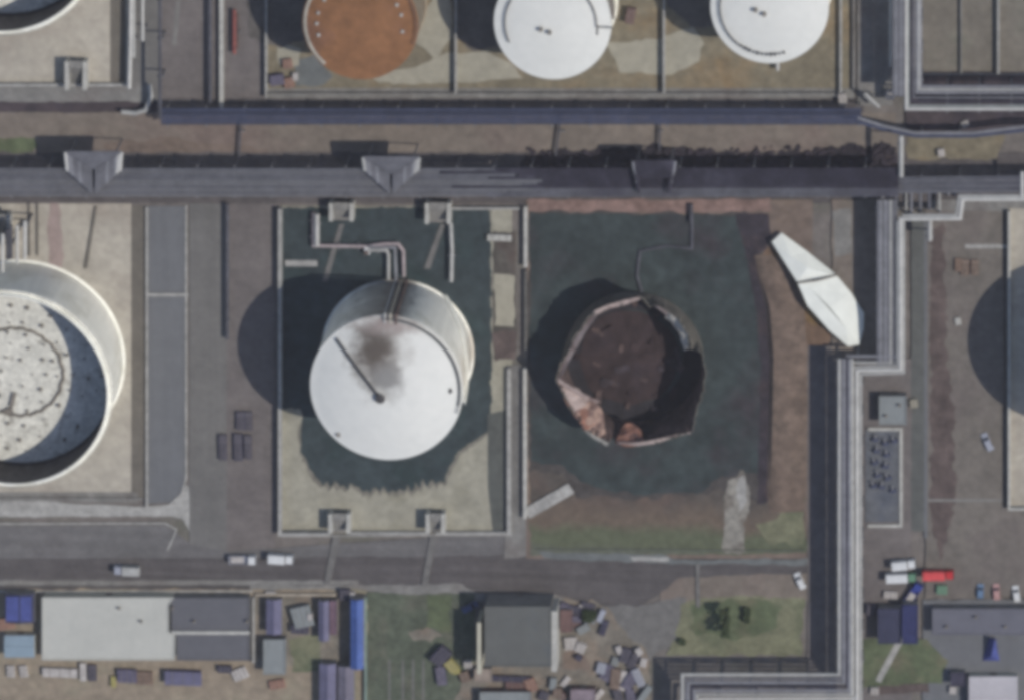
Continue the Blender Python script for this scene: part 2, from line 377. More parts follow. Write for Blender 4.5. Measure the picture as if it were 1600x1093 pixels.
sheet('drain_strip', [(762, 646), (790, 640), (790, 832), (770, 832), (762, 760)], M('strip_grey_green', (82, 84, 82), .1, .1, .7))  # darker grey-green strip along the wall
sheet('soil', rect(770, 362, 806, 560), m_soil_mix, 2)
sheet('soil', [(772, 428), (804, 430), (803, 512), (774, 508)], m_pale_floor, 3)
sheet('soil', [(770, 520), (806, 515), (804, 560), (772, 562)], m_brownst, 3)
sheet('path', rect(790, 570, 824, 832), m_faint)
sheet('path', [(792, 800), (824, 800), (828, 868), (788, 872)], m_conc_d, 1)
# wrecked tank bund
sheet('soil', [(822, 312), (1270, 312), (1264, 760), (1260, 872), (822, 872)], m_soil, 0)
sheet('soil', [(826, 312), (1204, 312), (1204, 330), (826, 334)], m_soil_red, 3)
sheet('soil', [(826, 715), (905, 735), (1000, 760), (1195, 740), (1205, 800), (1258, 780), (1260, 864), (828, 868)], m_wreck_ground, 3)
sheet('grass', [(1185, 818), (1215, 806), (1254, 770), (1256, 846), (1200, 850)], m_grass_y, 6, 'stuff')
sheet('oil_and_shade_patch', [(824, 330), (1186, 332), (1196, 410), (1204, 540), (1200, 700), (1192, 786), (1130, 764), (1020, 780), (900, 776), (880, 740), (824, 735)], m_oil_edge, 5)
sheet('oil_pool', [(828, 334), (1160, 336), (1180, 400), (1194, 470), (1198, 540), (1194, 690), (1186, 740), (1128, 742), (1100, 768), (990, 774), (905, 752), (880, 728), (828, 720)], m_oil, 4)
sheet('soil', [(1160, 336), (1202, 334), (1205, 372), (1192, 396), (1178, 376)], m_soil_dark, 3)
sheet('oil_and_shade_patch', [(1148, 334), (1200, 334), (1204, 368), (1186, 398), (1192, 430), (1204, 480), (1208, 560), (1205, 780), (1184, 788), (1189, 560), (1182, 490), (1168, 410)], M('oil_crust', (52, 47, 54), .2, .2, .8, tint=(66, 54, 54), tscale=.1), 2.5)
sheet('soil', [(1188, 402), (1204, 384), (1240, 440), (1300, 520), (1296, 545), (1240, 540), (1206, 520), (1198, 470)], M('soil_rusty', (106, 86, 72), .2, .15, .8, tint=(112, 90, 62), tscale=.12, tcut=(.52, .6)), 4)
sheet('path', [(1132, 776), (1140, 752), (1150, 744), (1160, 733), (1168, 746), (1171, 784), (1164, 808), (1162, 830), (1166, 862), (1127, 862), (1132, 820)], M('path_rubble', (132, 128, 122), .18, .3, 1.0, tint=(104, 98, 92), tscale=.16, tcut=(.46, .6)), 4, step=5)
sheet('path', [(1153, 748), (1162, 742), (1167, 760), (1166, 786), (1157, 796), (1152, 776)], m_conc, 3, step=4)
sheet('path', [(842, 862), (1040, 866), (1060, 874), (1262, 872), (1262, 882), (1050, 880), (850, 872)], m_grey_stain, 2)
sheet('verge', [(985, 870), (1046, 870), (1046, 877), (990, 876)], m_conc, 1.5)
# right side
sheet('road', [(1262, 540), (1308, 540), (1308, 1080), (1262, 1080)], m_yard, 1)
sheet('yard', rect(1300, 312, 1372, 560), m_soil_strip, 2)
sheet('path', [(1302, 330), (1330, 326), (1332, 395), (1304, 400)], m_conc_d, 2)
sheet('yard', rect(1340, 560, 1425, 1140), m_yard, 0)
sheet('drain_strip', rect(1424, 342, 1446, 830), m_greenst, 1)
sheet('road', rect(1446, 320, 1568, 935), m_brown_road, 1)
sheet('drain_strip', rect(1444, 342, 1449, 840), m_pave, .5)
sheet('stain', [(1452, 360), (1474, 350), (1480, 560), (1490, 640), (1492, 790), (1470, 880), (1452, 800), (1456, 600)], m_brownst, 6, step=6)
sheet('yard', rect(1452, 312, 1700, 330), m_conc_d)
sheet('bund_floor', rect(1574, 326, 1900, 790), m_beige)
sheet('path', rect(1508, 382, 1574, 388), m_conc)
sheet('path', rect(1450, 779, 1566, 783), m_conc_d)
sheet('yard', rect(1562, 790, 1900, 930), m_brown_road)
sheet('yard', rect(1442, 936, 1700, 1140), m_pave, 2)
sheet('lawn', [(1348, 1000), (1400, 992), (1448, 1000), (1478, 1030), (1470, 1068), (1348, 1072)], m_grass, 4)
sheet('path', [(1403, 996), (1413, 998), (1376, 1066), (1368, 1062)], m_conc)
sheet('soil', [(1372, 1070), (1450, 1068), (1452, 1080), (1372, 1084)], m_brownst, 2)
sheet('road', rect(1340, -60, 1395, 165), m_conc_d, 1)
sheet('bund_floor', rect(1440, -60, 1700, 112), M('floor_grey', (112, 106, 98), .1, .06, .6, tint=(104, 104, 94)), 1)
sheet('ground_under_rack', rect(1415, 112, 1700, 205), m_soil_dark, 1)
# worn strips leading away from the stairs
for q in ([(530, 350), (538, 350), (512, 440), (503, 440)], [(688, 350), (696, 350), (672, 420), (662, 420)],
          [(520, 838), (532, 838), (516, 912), (506, 912)], [(672, 838), (682, 838), (668, 915), (658, 915)], [(1087, 880), (1093, 880), (1094, 948), (1088, 948)]):
    sheet('path', q, m_faint)
sheet('path', [(148, 322), (152, 322), (136, 420), (131, 420)], m_strip)
for x in (44, 57): sheet('path', rect(x, 318, x+3, 400), m_strip)
sheet('kerb', rect(230, 458, 294, 463), m_conc)

# kerbs: real steps
def kerb(pts, wd=.5, h=.15, mat=m_conc):
    o = MB().ribbon([G(x, y) for x, y in pts], wd, 0, h+.3).build('kerb', mat); o['kind'] = 'structure'
kerb([(291, 320), (291, 744), (284, 770), (266, 786)])
kerb([(-60, 817), (258, 816), (276, 826), (262, 858)], .5)
kerb([(-60, 923), (395, 922)], .5)
kerb([(440, 836), (800, 834)], .4)

# ------------------------------------------------------------------ walls
def wall(label, pts, h=1.6, t=.55, mat=m_conc, closed=False, name='bund_wall', cat='wall', group=None):
    o = MB().ribbon([G(x, y) for x, y in pts], t, 0, h).build(name, mat)
    return tag(o, label, cat, group)
wall('pale concrete bund wall around the upper left tank, beside the vertical pipes', [(-40, 131), (200, 131), (200, -40)], 1.3, .7, m_conc)
wall('pale concrete bund wall along the right side of the large floating roof tank', [(230, 322), (230, 790)], .9, .6, m_conc)
wall('low concrete bund wall at the foot of the large floating roof tank', [(-40, 777), (222, 777)], .8, .5, m_conc_d)
wall('long white pipe-thin concrete wall between paved yard and red pipes', [(347, -40), (347, 166)], 1.6, 1.0, m_conc_w)
wall('pale concrete bund wall beside the rusty roofed tank', [(417, -40), (417, 150)], 1.9, .5, m_conc)
wall('long grey bund wall under the three upper tanks', [(420, 146), (1322, 146)], 1.2, .9, m_conc_d)
wall('grey cross wall between the rusty tank and the white tank', [(713, -40), (713, 143)], 2.0, .45, m_conc)
wall('grey cross wall between the two upper white tanks', [(1038, -40), (1038, 143)], 2.0, .5, m_conc)
wall('grey bund wall right of the upper right white tank', [(1314, -40), (1314, 143)], 1.6, .6, m_conc)
wall('thin grey wall nearest the upper right pipe rack', [(1334, -40), (1334, 140)], 1.2, .5, m_conc_d)
wall('concrete bund wall on the left and bottom of the white tank with stained roof', [(439, 322), (439, 829), (516, 829)], 2.6, .9, m_conc)
wall('short concrete bund wall between the two lower stairs', [(549, 829), (668, 829)], 1.6, .6, m_conc)
wall('concrete bund wall right of the lower stairs', [(682, 829), (792, 829)], 1.6, .6, m_conc)
wall('concrete bund wall above the white tank, right of its stairs', [(704, 323), (812, 323)], 1.6, .6, m_conc)
wall('short pale spur wall inside the white tank bund', [(446, 410), (496, 410)], .8, 1.6, m_conc)
wall('pale parallel bund wall on the white tank side of the gap', [(796, 572), (796, 832)], 1.7, 1.0, m_conc)
wall('pale parallel bund wall on the wrecked tank side of the gap', [(821, 572), (821, 806)], 1.9, .9, m_conc_w)
wall('upper pale bund wall left of the oil pool', [(822, 320), (822, 414)], 1.8, .9, m_conc_w)
wall('dull middle bund wall stained by oil beside the wrecked tank', [(822, 420), (822, 566)], 1.4, .7, M('wall_oily', (92, 90, 88), .15, .3))
wall('thin burnt wall stub jutting into the oil pool', [(1081, 316), (1081, 346)], 2.0, .6, m_soot)
wall('thin low wall at the foot of the grassy oil bund', [(838, 856), (1258, 858)], .7, .3, M('wall_mossy', (84, 88, 82), .15, .3))
wall('concrete bund wall beside the right hand road', [(1577, 326), (1577, 790), (1700, 790)], 2.3, .6, m_conc_w)
wall('grey upper right bund wall with dark shadow beside it', [(1502, -40), (1502, 112)], 1.6, .4, m_conc_d)
wall('pale upper right bund wall nearest the frame corner', [(1560, -40), (1560, 112)], 2.2, .6, m_conc)
wall('low grey wall closing the upper right bund', [(1444, 114), (1640, 114)], 1.2, .4, m_conc_d)
wall('pale concrete yard wall beside the dark grey roofs', [(397, 930), (397, 1032)], 1.4, .7, m_conc, name='yard_wall')
wall('pale concrete yard wall above the violet sheds', [(400, 926), (526, 926)], 1.3, .7, M('wall_tan', (150, 140, 128), .1, .3), name='yard_wall')
wall('thin pale green fence beside the blue roof', [(572, 930), (572, 1120)], 1.6, .5, M('fence_green', (122, 138, 132), .1, .3), name='fence', cat='fence')

# low berm of earth beside the oil pool
b = MB()
left = [(1176, 398), (1180, 410), (1186, 440), (1196, 480), (1202, 560), (1199, 700), (1197, 770), (1196, 800)]; hgt = [0, .5, .9, 1, 1, 1, .6, 0]
P = []
for (x, y), q in zip(left, hgt):
    P.append([G(x, y, .3), G(x+7, y, .4+1.3*q), G(x+28, y, .4+1.5*q), G(x+62, y, .35)])
vs = [v for r in P for v in r]; fs = []
for i in range(len(P)-1):
    for j in range(3): a = i*4+j; fs.append((a, a+1, a+5, a+4))
o = b.add(vs, fs).build('earth_bank', M('bank_soil', (108, 93, 84), .19, .1, .6, tint=(94, 82, 74), tscale=.1), smooth=True); o['kind'] = 'structure'

# ------------------------------------------------------------------ tanks
H1 = 27.0
def stair_mesh(Rr, H, a0, a1):
    b = MB(); n = max(12, int(H/.45))
    for i in range(n):
        a = a0+(a1-a0)*i/n; z = H*(i+.5)/n
        b.box(((Rr+.6)*math.cos(a), (Rr+.6)*math.sin(a), z), (1.0, (Rr*abs(a1-a0)/n)*.95, .08), a)
    for rr in (Rr+.1, Rr+1.1):
        b.tube([(rr*math.cos(a0+(a1-a0)*i/24), rr*math.sin(a0+(a1-a0)*i/24), .2+H*i/24) for i in range(25)], .07, 5)
    b.tube([((Rr+1.1)*math.cos(a0+(a1-a0)*i/24), (Rr+1.1)*math.sin(a0+(a1-a0)*i/24), 1.2+H*i/24) for i in range(25)], .06, 5)
    return b
def rail_mesh(Rr, H, a0, a1, r=.07):
    b = MB(); n = max(8, int(abs(a1-a0)*Rr/2.0)); pts = []
    for i in range(n+1):
        a = a0+(a1-a0)*i/n; x, y = Rr*math.cos(a), Rr*math.sin(a); pts.append((x, y))
        b.tube([(x, y, H), (x, y, H+1.1)], r*.8, 5)
    for dz in (.55, 1.1): b.tube([(x, y, H+dz) for x, y in pts], r, 5)
    return b
def roof_z(r, Rr, H, rise): return H+.15+rise*(1-(r/Rr)**2)
def tank(label, cx, cy, Rp, H, roofm, shellm, rise=2.2, name='storage_tank', group=None):
    p = G(cx, cy, H); Rr = Rp/PXM
    t = thing(name, label, 'tank', (p.x, p.y, 0), 0, group)
    MB().lathe([(Rr+.5, 0), (Rr+.5, .4), (Rr, .4)]+[(Rr+(.06 if i % 2 else 0), .4+(H-.4)*(i//2+(i % 2)*.04)/8) for i in range(1, 16)]+[(Rr, H)], 96).build('shell', shellm, t, True, True)
    MB().lathe([(Rr+.22, H-.3), (Rr+.22, H+.12)]+[(Rr*q, roof_z(Rr*q, Rr, H, rise)) for q in (1, .9, .8, .7, .6, .5, .4, .3, .2, .1, .004)], 96).build('roof', roofm, t, True, True)
    return t, Rr
def cyl(x, y, z0, z1, r, n=12): return MB().lathe([(r, z0), (r, z1), (.01, z1+.02)], n, (x, y, 0))

# central white tank: soot burnt over its roof
mw = M('tank_white_sooted', (210, 209, 206), .03, .06, .5, rough=.6)
def soot(mat, spots):
    n = mat.node_tree.nodes; l = mat.node_tree.links; bs = n['Principled BSDF']
    tc = n.new('ShaderNodeTexCoord'); src = bs.inputs['Base Color'].links[0].from_socket
    nzz = n.new('ShaderNodeTexNoise'); nzz.inputs['Scale'].default_value = .35; nzz.inputs['Detail'].default_value = 5
    l.new(tc.outputs['Object'], nzz.inputs['Vector'])
    for (x, y, rx, ry, rgb, amt) in spots:
        mp = n.new('ShaderNodeMapping'); mp.vector_type = 'TEXTURE'
        mp.inputs['Location'].default_value = (x, y, 0); mp.inputs['Scale'].default_value = (rx, ry, 1e4)
        l.new(tc.outputs['Object'], mp.inputs['Vector'])
        ln = n.new('ShaderNodeVectorMath'); ln.operation = 'LENGTH'; l.new(mp.outputs['Vector'], ln.inputs[0])
        a = n.new('ShaderNodeMath'); a.operation = 'MULTIPLY_ADD'; a.inputs[1].default_value = 1.1; l.new(nzz.outputs['Fac'], a.inputs[0]); l.new(ln.outputs['Value'], a.inputs[2])
        r = n.new('ShaderNodeMapRange'); r.inputs['From Min'].default_value = 1.55; r.inputs['From Max'].default_value = .75
        r.inputs['To Max'].default_value = amt; l.new(a.outputs[0], r.inputs['Value'])
        x2 = n.new('ShaderNodeMix'); x2.data_type = 'RGBA'; l.new(r.outputs[0], x2.inputs[0]); l.new(src, x2.inputs[6]); x2.inputs[7].default_value = (*C(rgb), 1)
        src = x2.outputs[2]
    l.new(src, bs.inputs['Base Color'])
soot(mw, [(-1.8, 11.0, 9.5, 14, (150, 144, 138), .9), (-2.9, 10.4, 7.4, 11.0, (92, 84, 77), 1.0), (-2.4, 12.5, 5.0, 7.0, (88, 80, 74), .9), (0.4, 3.4, 6.0, 6.5, (132, 130, 128), .9), (1.0, 17.4, 10, 3.6, (150, 138, 134), .9)])
ms2 = M('tank_shell_white', (250, 246, 238), .04, .1, .6, tint=(226, 222, 210), tscale=.12, streak=(.5, .5, .04, .08), rough=.6)
soot(ms2, [(.8, 19.5, 5.5, 9, (84, 72, 68), .95), (-3, 19, 11, 9, (136, 128, 120), .75), (19, 2, 9, 7, (190, 172, 152), .5)])
t, Rr = tank('white tank with brown soot across its roof, standing in oil', 604, 605.5, 117, H1, mw, ms2, 3.6)
rail_mesh(Rr-.35, H1+.2, R(92), R(-18), .10).build('railing', m_dark, t, local=True)
MB().lathe([(Rr-1.1, H1+.62), (Rr-1.1, H1+.70), (Rr-.2, H1+.70), (Rr-.2, H1+.62)], 30, (0, 0, 0), R(-12), R(86)).build('walkway', M('grating_grey', (128, 130, 130), .1, .5), t, local=True)
stair_mesh(Rr, H1, R(52), R(-10)).build('spiral_stair', m_shell, t, local=True)
c = Vector(((597-604)/PXM, -(612-605)/PXM/.94)); e = Vector(((528-604)/PXM, (605-530)/PXM/.94))
b = MB()
for s in (-.3, .3):
    dd = (e-c).normalized(); nn = Vector((-dd.y, dd.x))*s
    b.tube([(c.x+(e.x-c.x)*q/10+nn.x, c.y+(e.y-c.y)*q/10+nn.y, roof_z((c+(e-c)*q/10).length, Rr, H1, 3.6)+.55) for q in range(11)], .12, 6)
for q in range(40):
    p = c+(e-c)*(q/39); b.box((p.x, p.y, roof_z(p.length, Rr, H1, 3.6)+.35), (.6, .3, .06), math.atan2(dd.y, dd.x)+math.pi/2)
b.build('roof_walkway', m_dark, t, local=True)
b = cyl(c.x, c.y, H1+3.2, H1+4.7, 1.0, 16); b.lathe([(1.3, H1+4.6), (1.3, H1+4.8), (.02, H1+5.1)], 16, (c.x, c.y, 0)); b.build('vent', m_dark, t, local=True)
cyl(16.4, 0.2, H1, H1+1.3, .7).build('manhole', m_dark, t, local=True)
cyl(-12.5, -13.0, H1+.1, H1+1.0, .6).build('manhole', m_seal, t, local=True)
for dx, mm in ((-.3, m_pipe_l), (1.1, m_shell_grey), (2.6, m_burnt)):
    b = MB(); y = math.sqrt((Rr+.7)**2-dx*dx); b.tube([(dx, y, .5), (dx, y, H1+.4), (dx, y-1.2, H1+.9), (dx, y-2.4, H1+.6)], .32, 8)
    b.build('riser_pipe', mm, t, local=True)

# large floating roof tanks
def floating(label, cx, cy, Rp, H, zr, full=True):
    p = G(cx, cy, H); Rr = Rp/PXM
    t = thing('floating_roof_tank', label, 'tank', (p.x, p.y, 0), 0, 'floating roof tanks')
    MB().lathe([(Rr+.6, 0), (Rr+.6, .5), (Rr, .5)]+[(Rr+(.06 if i % 2 else 0), .5+(H-.5)*(i//2+(i % 2)*.04)/8) for i in range(1, 16)]+[(Rr, H), (Rr-.25, H), (Rr-.26, H-.6)], 128).build('shell', m_shell, t, True, True)
    MB().lathe([(Rr-.26, H-.6), (Rr-.28, zr-2)], 128).build('inner_wall', M('oily_inner_wall', (88, 82, 78), .2, .15, .6, streak=(.4, .4, .05, .15)), t, True, True)
    b = MB()
    b.lathe([(Rr+.02, H-1.6), (Rr+1.0, H-1.6), (Rr+1.0, H-1.45), (Rr+.02, H-1.45)], 128); b.build('wind_girder', m_shell, t, True, True)
    rail_mesh(Rr+.95, H-1.4, 0, 2*math.pi, .05).build('railing', m_shell_grey, t, local=True)
    f = MB().lathe([(Rr-.7, zr-.6), (Rr-.7, zr), (Rr-3.0, zr+.05), (12.2, zr-.15), (.01, zr-.1)], 128).build('floating_roof', m_froof, t, True, True)
    MB().lathe([(Rr-.3, zr-.25), (Rr-.72, zr+.25), (Rr-.95, zr+.06)], 128).build('rim_seal', m_dark, f, True, True)
    if full:
        rc = Vector(((25-cx)/PXM+1.5, -(588-cy+28)/PXM/.94+10.5))
        b = MB(); b.tube([(12.1*math.cos(a*math.pi/36)*(1+.02*math.sin(a*1.7)), 12.1*math.sin(a*math.pi/36)*(1+.02*math.cos(a*2.3)), zr+.05) for a in range(72)], .42, 6, True)
        b.build('drain_ring', m_seal, f, local=True)
        for rr, k in ((4.2, 6), (8.0, 11), (10.7, 14), (14.3, 18), (18.2, 22), (22.0, 26)):
            for i in range(k):
                a = 2*math.pi*(i+random.uniform(-.18, .18))/k+rr; r2 = rr+random.uniform(-.7, .7)
                cyl(r2*math.cos(a), r2*math.sin(a), zr-.1, zr+.75, random.choice((.12, .18, .24, .3, .38, .5)), 8).build('roof_leg', m_seal, f, local=True)
        b = MB()
        for s in (-.5, .5): b.beam((-Rr+.6, s+1, H+.3), (-4.6, s-6.4, zr+.5), .15, .5)
        for q in range(26):
            u = q/25; b.box((-Rr+.6+(Rr-5.2)*u, 1-7.4*u, H+.25+(zr+.5-H-.3)*u), (.3, 1.0, .06))
        b.build('rolling_ladder', m_dark, t, local=True)
        b = MB().box((-2.6, -10.8, zr+.3), (2.6, 1.3, .8), .3).box((-1.2, -7.6, zr+.35), (1.0, 4.0, .7), -.25); b.build('roof_sump', m_seal, f, local=True)
    return t, Rr
floating('big floating roof tank with white speckled roof and dark ring', 12, 610, 157, 26.0, 12.2)
floating('big floating roof tank cut by the upper left frame corner', -8, -105, 157, 26.0, 12.2, False)

# three smaller upper tanks
t, Rr = tank('brown rusty roofed tank with pale shell, leftmost of three upper tanks', 563, 37, 87, 19.6, m_rust, M('shell_tan', (150, 138, 122), .1, .1, .6, tint=(130, 112, 96)), 1.4)
for a in (165, 180, 196, 145, 120, 15, 30, -8, 45):
    q = R(a); cyl((Rr-3.6)*math.cos(q), (Rr-3.6)*math.sin(q), 19.6, 20.8, .42).build('vent', m_conc_w, t, local=True)
MB().lathe([(Rr-.9, 19.9), (Rr-.9, 20.05), (Rr-.15, 20.05), (Rr-.15, 19.9)], 40, (0, 0, 0), R(110), R(230)).build('walkway', m_shell_grey, t, local=True)
rail_mesh(Rr-.2, 19.8, R(-20), R(60), .08).build('railing', m_burnt, t, local=True)
t, Rr = tank('clean white tank, middle of the three upper tanks', 863.5, 36, 87.5, 19.6, m_white, m_shell, 1.4)
rail_mesh(Rr-2.6, 19.9, R(150), R(205), .13).build('railing', m_dark, t, local=True)
b = rail_mesh(Rr-3.4, 19.9, R(60), R(-2), .13); b.tube([(Rr-3.4, -.4, 20.6), (Rr+.8, -.6, 20.6)], .16, 6); b.tube([(Rr-3.2, -.2, 20.4), (Rr-3.3, -2.6, 20.4)], .2, 6); b.build('roof_pipe', m_dark, t, local=True)
for x, y in ((-2.8, -1.2), (-.6, -1.9)): cyl(x, y, 20.4, 22.2, .55).build('vent', m_seal, t, local=True)
stair_mesh(Rr, 19.6, R(75), R(5)).build('spiral_stair', m_burnt, t, local=True)
t, Rr = tank('white tank with dark arc of fittings, rightmost of the three upper tanks', 1202.5, 10.5, 87.5, 19.6, m_white, m_shell, 1.4)
rail_mesh(Rr-2.2, 19.9, R(150), R(238), .13).build('railing', m_dark, t, local=True)
for i in range(11):
    q = R(236+i*5.2); cyl((Rr-2.3)*math.cos(q), (Rr-2.3)*math.sin(q), 19.7, 20.7, random.uniform(.25, .45)).build('vent', m_dark, t, local=True)
for x, y in ((-3.4, -.4), (-1.2, -1.4)): cyl(x, y, 20.4, 22.2, .55).build('vent', m_seal, t, local=True)
# the tank at the right edge whose shadow lies over the bund wall
t, Rr = tank('white tank beyond the right edge casting a round shadow on the road', 1782, 596, 130, H1, m_white, m_shell, 2.2)

# ------------------------------------------------------------------ wrecked tank
rim = [(1000, 462, 12.5), (1013, 478, 9.5), (1030, 478, 11.5), (1046, 492, 11), (1060, 498, 13), (1077, 522, 13.5), (1082, 540, 12.5), (1098, 552, 14), (1105, 580, 14.5), (1101, 612, 14.5),
       (1090, 640, 13.5), (1084, 674, 14), (1050, 684, 13), (1022, 691, 11.5), (1008, 690, 9.5), (986, 698, 11), (966, 694, 10), (956, 682, 8), (949, 695, 12), (930, 684, 12),
       (912, 672, 12), (895, 645, 12), (880, 615, 12.5), (867, 592, 13.5), (878, 566, 12.5), (896, 528, 12), (920, 495, 12.5), (932, 487, 12), (966, 474, 12)]
base = G(991, 556, 0); Rb = 18.0
t = thing('wrecked_tank', 'burnt out tank torn open at the top, its jagged rim bent outward', 'tank', (base.x, base.y, 0))
rp = []
for i in range(len(rim)):
    a, b2 = rim[i], rim[(i+1) % len(rim)]; d = math.hypot(b2[0]-a[0], b2[1]-a[1]); k = max(1, int(d/4))
    for j in range(k):
        u = j/k; x = a[0]+(b2[0]-a[0])*u; y = a[1]+(b2[1]-a[1])*u; z = a[2]+(b2[2]-a[2])*u
        q3 = Vector((x*.06, y*.06, 4)); x += mnoise.noise(q3)*4; y += mnoise.noise(q3+Vector((9, 3, 1)))*4
        if j: z += random.uniform(-.7, .5); x += random.uniform(-1.6, 1.6); y += random.uniform(-1.6, 1.6)
        rp.append(G(x, y, z)-Vector((base.x, base.y, 0)))
N = len(rp)
def wreck_ring(inner):
    rows = []
    for q in (0, .2, .42, .62, .8, .92, 1.0):
        row = []
        for i, p in enumerate(rp):
            a = math.atan2(p.y, p.x); e = math.hypot(p.x, p.y)
            d = Rb+(e-Rb)*(q**2.0)+mnoise.noise(Vector((math.cos(a)*3, math.sin(a)*3, q*2.5)))*.55*q*(1-q)*4 - inner
            row.append(Vector((d*math.cos(a), d*math.sin(a), p.z*q)))
        rows.append(row)
    return rows
ro, ri = wreck_ring(0), wreck_ring(.35)
def loft(rows):
    b = MB(); b.v = [v for r in rows for v in r]
    for i in range(len(rows)-1):
        for j in range(N): a = i*N+j; c2 = i*N+(j+1) % N; b.f.append((a, c2, c2+N, a+N))
    return b
b = loft(ro); o2 = len(b.v); b.v += ro[-1]+ri[-1]
for j in range(N): b.f.append((o2+j, o2+(j+1) % N, o2+N+(j+1) % N, o2+N+j))
b.build('shell', M('shell_scorched', (96, 92, 86), .2, .2, .8, tint=(66, 62, 64), tscale=.12, rough=.85), t, True, True)
loft(ri).build('inner_lining', m_burnt_in, t, True, True)
MB().lathe([(Rb-.2, .5), (13.0, .52)], 48).build('floor_ring', M('burnt_floor_ring', (44, 42, 47), .2, .2, .8), t, True, True)
b = MB(); n2 = 60; ctr = G(984, 558, 0)-base; vs = [(ctr.x, ctr.y, 1.1)]
for rr in (.35, .7, 1.0):
    for i in range(n2):
        a = 2*math.pi*i/n2; q = rr*(13.0+mnoise.noise(Vector((math.cos(a)*2, math.sin(a)*2, 5)))*1.3); vs.append((ctr.x+q*math.cos(a), ctr.y+q*math.sin(a), .58+.5*(1-rr)+random.uniform(0, .12)))
fs = [(0, 1+i, 1+(i+1) % n2) for i in range(n2)]
for k2 in range(2):
    for i in range(n2): a, c2 = 1+k2*n2+i, 1+k2*n2+(i+1) % n2; fs.append((a, a+n2, c2+n2, c2))
b.add(vs, fs).build('burnt_floor', m_burnt_fl, t, False, True)
for i in range(26):
    a = random.uniform(0, 6.28); q = math.sqrt(random.random())*15.5; c2 = Vector((q*math.cos(a), q*math.sin(a), 1.2)); w1, w2, tl = random.uniform(.5, 2.6), random.uniform(.4, 1.2), random.uniform(-.5, .5)
    az = random.uniform(0, 3.14); dx = Vector((math.cos(az), math.sin(az), tl*.6)); dy = Vector((-math.sin(az), math.cos(az), random.uniform(-.4, .4)))
    vs = [c2-dx*w1-dy*w2, c2+dx*w1-dy*w2*.7, c2+dx*w1*.8+dy*w2, c2-dx*w1+dy*w2*.8]; vs += [v-Vector((0, 0, .12)) for v in vs]
    MB().add(vs, [(0, 1, 2, 3), (7, 6, 5, 4), (0, 4, 5, 1), (1, 5, 6, 2), (2, 6, 7, 3), (3, 7, 4, 0)]).build('fallen_plate', random.choice((m_burnt_in, m_burnt_fl, m_burnt_fl, m_soil_dark)), t, False, True)
def crumple(e0, e1, mat, nu=14, nv=6, amp=.5, seed=0):
    # sheet of buckled plate between an upper and a lower edge
    def at(e, u):
        x = u*(len(e)-1); i = min(int(x), len(e)-2); f2 = x-i; return G(*[e[i][k]+(e[i+1][k]-e[i][k])*f2 for k in range(3)])-Vector((base.x, base.y, 0))
    vs = []
    for i in range(nu+1):
        for j in range(nv+1):
            u = i/nu; v = j/nv; p = at(e0, u)*(1-v)+at(e1, u)*v
            p += Vector((mnoise.noise(p*.45+Vector((seed, 0, 0))), mnoise.noise(p*.45+Vector((seed, 9, 0))), 1.6*mnoise.noise(p*.5+Vector((seed, 0, 9)))))*amp*(1 if 0 < j else .3)
            vs.append(p)
    o = len(vs); vs += [p-Vector((0, 0, .2)) for p in vs]; fs = []; m2 = nv+1
    for i in range(nu):
        for j in range(nv):
            a = i*m2+j; fs += [(a, a+m2, a+m2+1, a+1), (a+o, a+1+o, a+m2+1+o, a+m2+o)]
    for i in range(nu): a = i*m2; fs += [(a, a+o, a+m2+o, a+m2), (a+nv, a+m2+nv, a+m2+nv+o, a+nv+o)]
    for j in range(nv): fs += [(j, j+1, j+1+o, j+o), (nu*m2+j, nu*m2+j+o, nu*m2+j+1+o, nu*m2+j+1)]
    MB().add(vs, fs).build('folded_plate', mat, t, False, True)
# curled strips of torn plate along the rim
def strip(pts, wd, mat, name='torn_strip'):
    b = MB(); P = [G(*p)-Vector((base.x, base.y, 0)) for p in pts]; vs = []
    for i, p in enumerate(P):
        d = (P[min(i+1, len(P)-1)]-P[max(i-1, 0)]); d.z = 0; d.normalize(); nn = Vector((-d.y, d.x, 0))
        wv = wd*(.6+.5*mnoise.noise(Vector((i*1.3, wd, 2)))); vs += [p+nn*wv+Vector((0, 0, .5)), p-nn*wv+Vector((0, 0, -.5)), p-nn*wv+Vector((0, 0, -.7)), p+nn*wv+Vector((0, 0, .3))]
    fs = []
    for i in range(len(P)-1):
        a = i*4
        for j in range(4): fs.append((a+j, a+(j+1) % 4, a+4+(j+1) % 4, a+4+j))
    k = 4*(len(P)-1); fs += [(0, 1, 2, 3), (k+3, k+2, k+1, k)]
    b.add(vs, fs).build(name, mat, t, False, True)
m_lip = M('scorched_lip', (164, 148, 144), .2, .3, 1, tint=(118, 98, 94), tscale=.2)
m_lipw = M('torn_lip_pale', (176, 170, 162), .15, .3, 1, tint=(140, 130, 122), tscale=.2)
strip([(930, 489, 12.2), (950, 480, 12.4), (975, 473, 12.4), (999, 466, 12.8)], 1.1, m_lip)
strip([(930, 490, 12), (912, 515, 12), (893, 548, 12), (872, 590, 13)], 1.0, m_lip)
strip([(870, 592, 13), (890, 606, 11), (915, 620, 9), (936, 628, 8)], 1.1, m_lip)
strip([(912, 671, 12.4), (928, 682, 12.4), (950, 694, 12.2)], .8, m_lipw)
strip([(966, 692, 10.6), (990, 694, 11.2), (1020, 690, 11.6), (1050, 682, 12.6), (1080, 674, 13)], .9, m_lip)
strip([(1058, 500, 11.8), (1066, 514, 11.2), (1070, 530, 10.6), (1074, 545, 9.5)], 1.2, m_lipw)
strip([(1024, 478, 11.4), (1042, 490, 11.2), (1058, 500, 11.8)], .8, m_lip)
m_fp = M('folded_plate_pink', (166, 140, 128), .3, .3, 1.2, tint=(104, 84, 80), tscale=.3, tcut=(.46, .58))
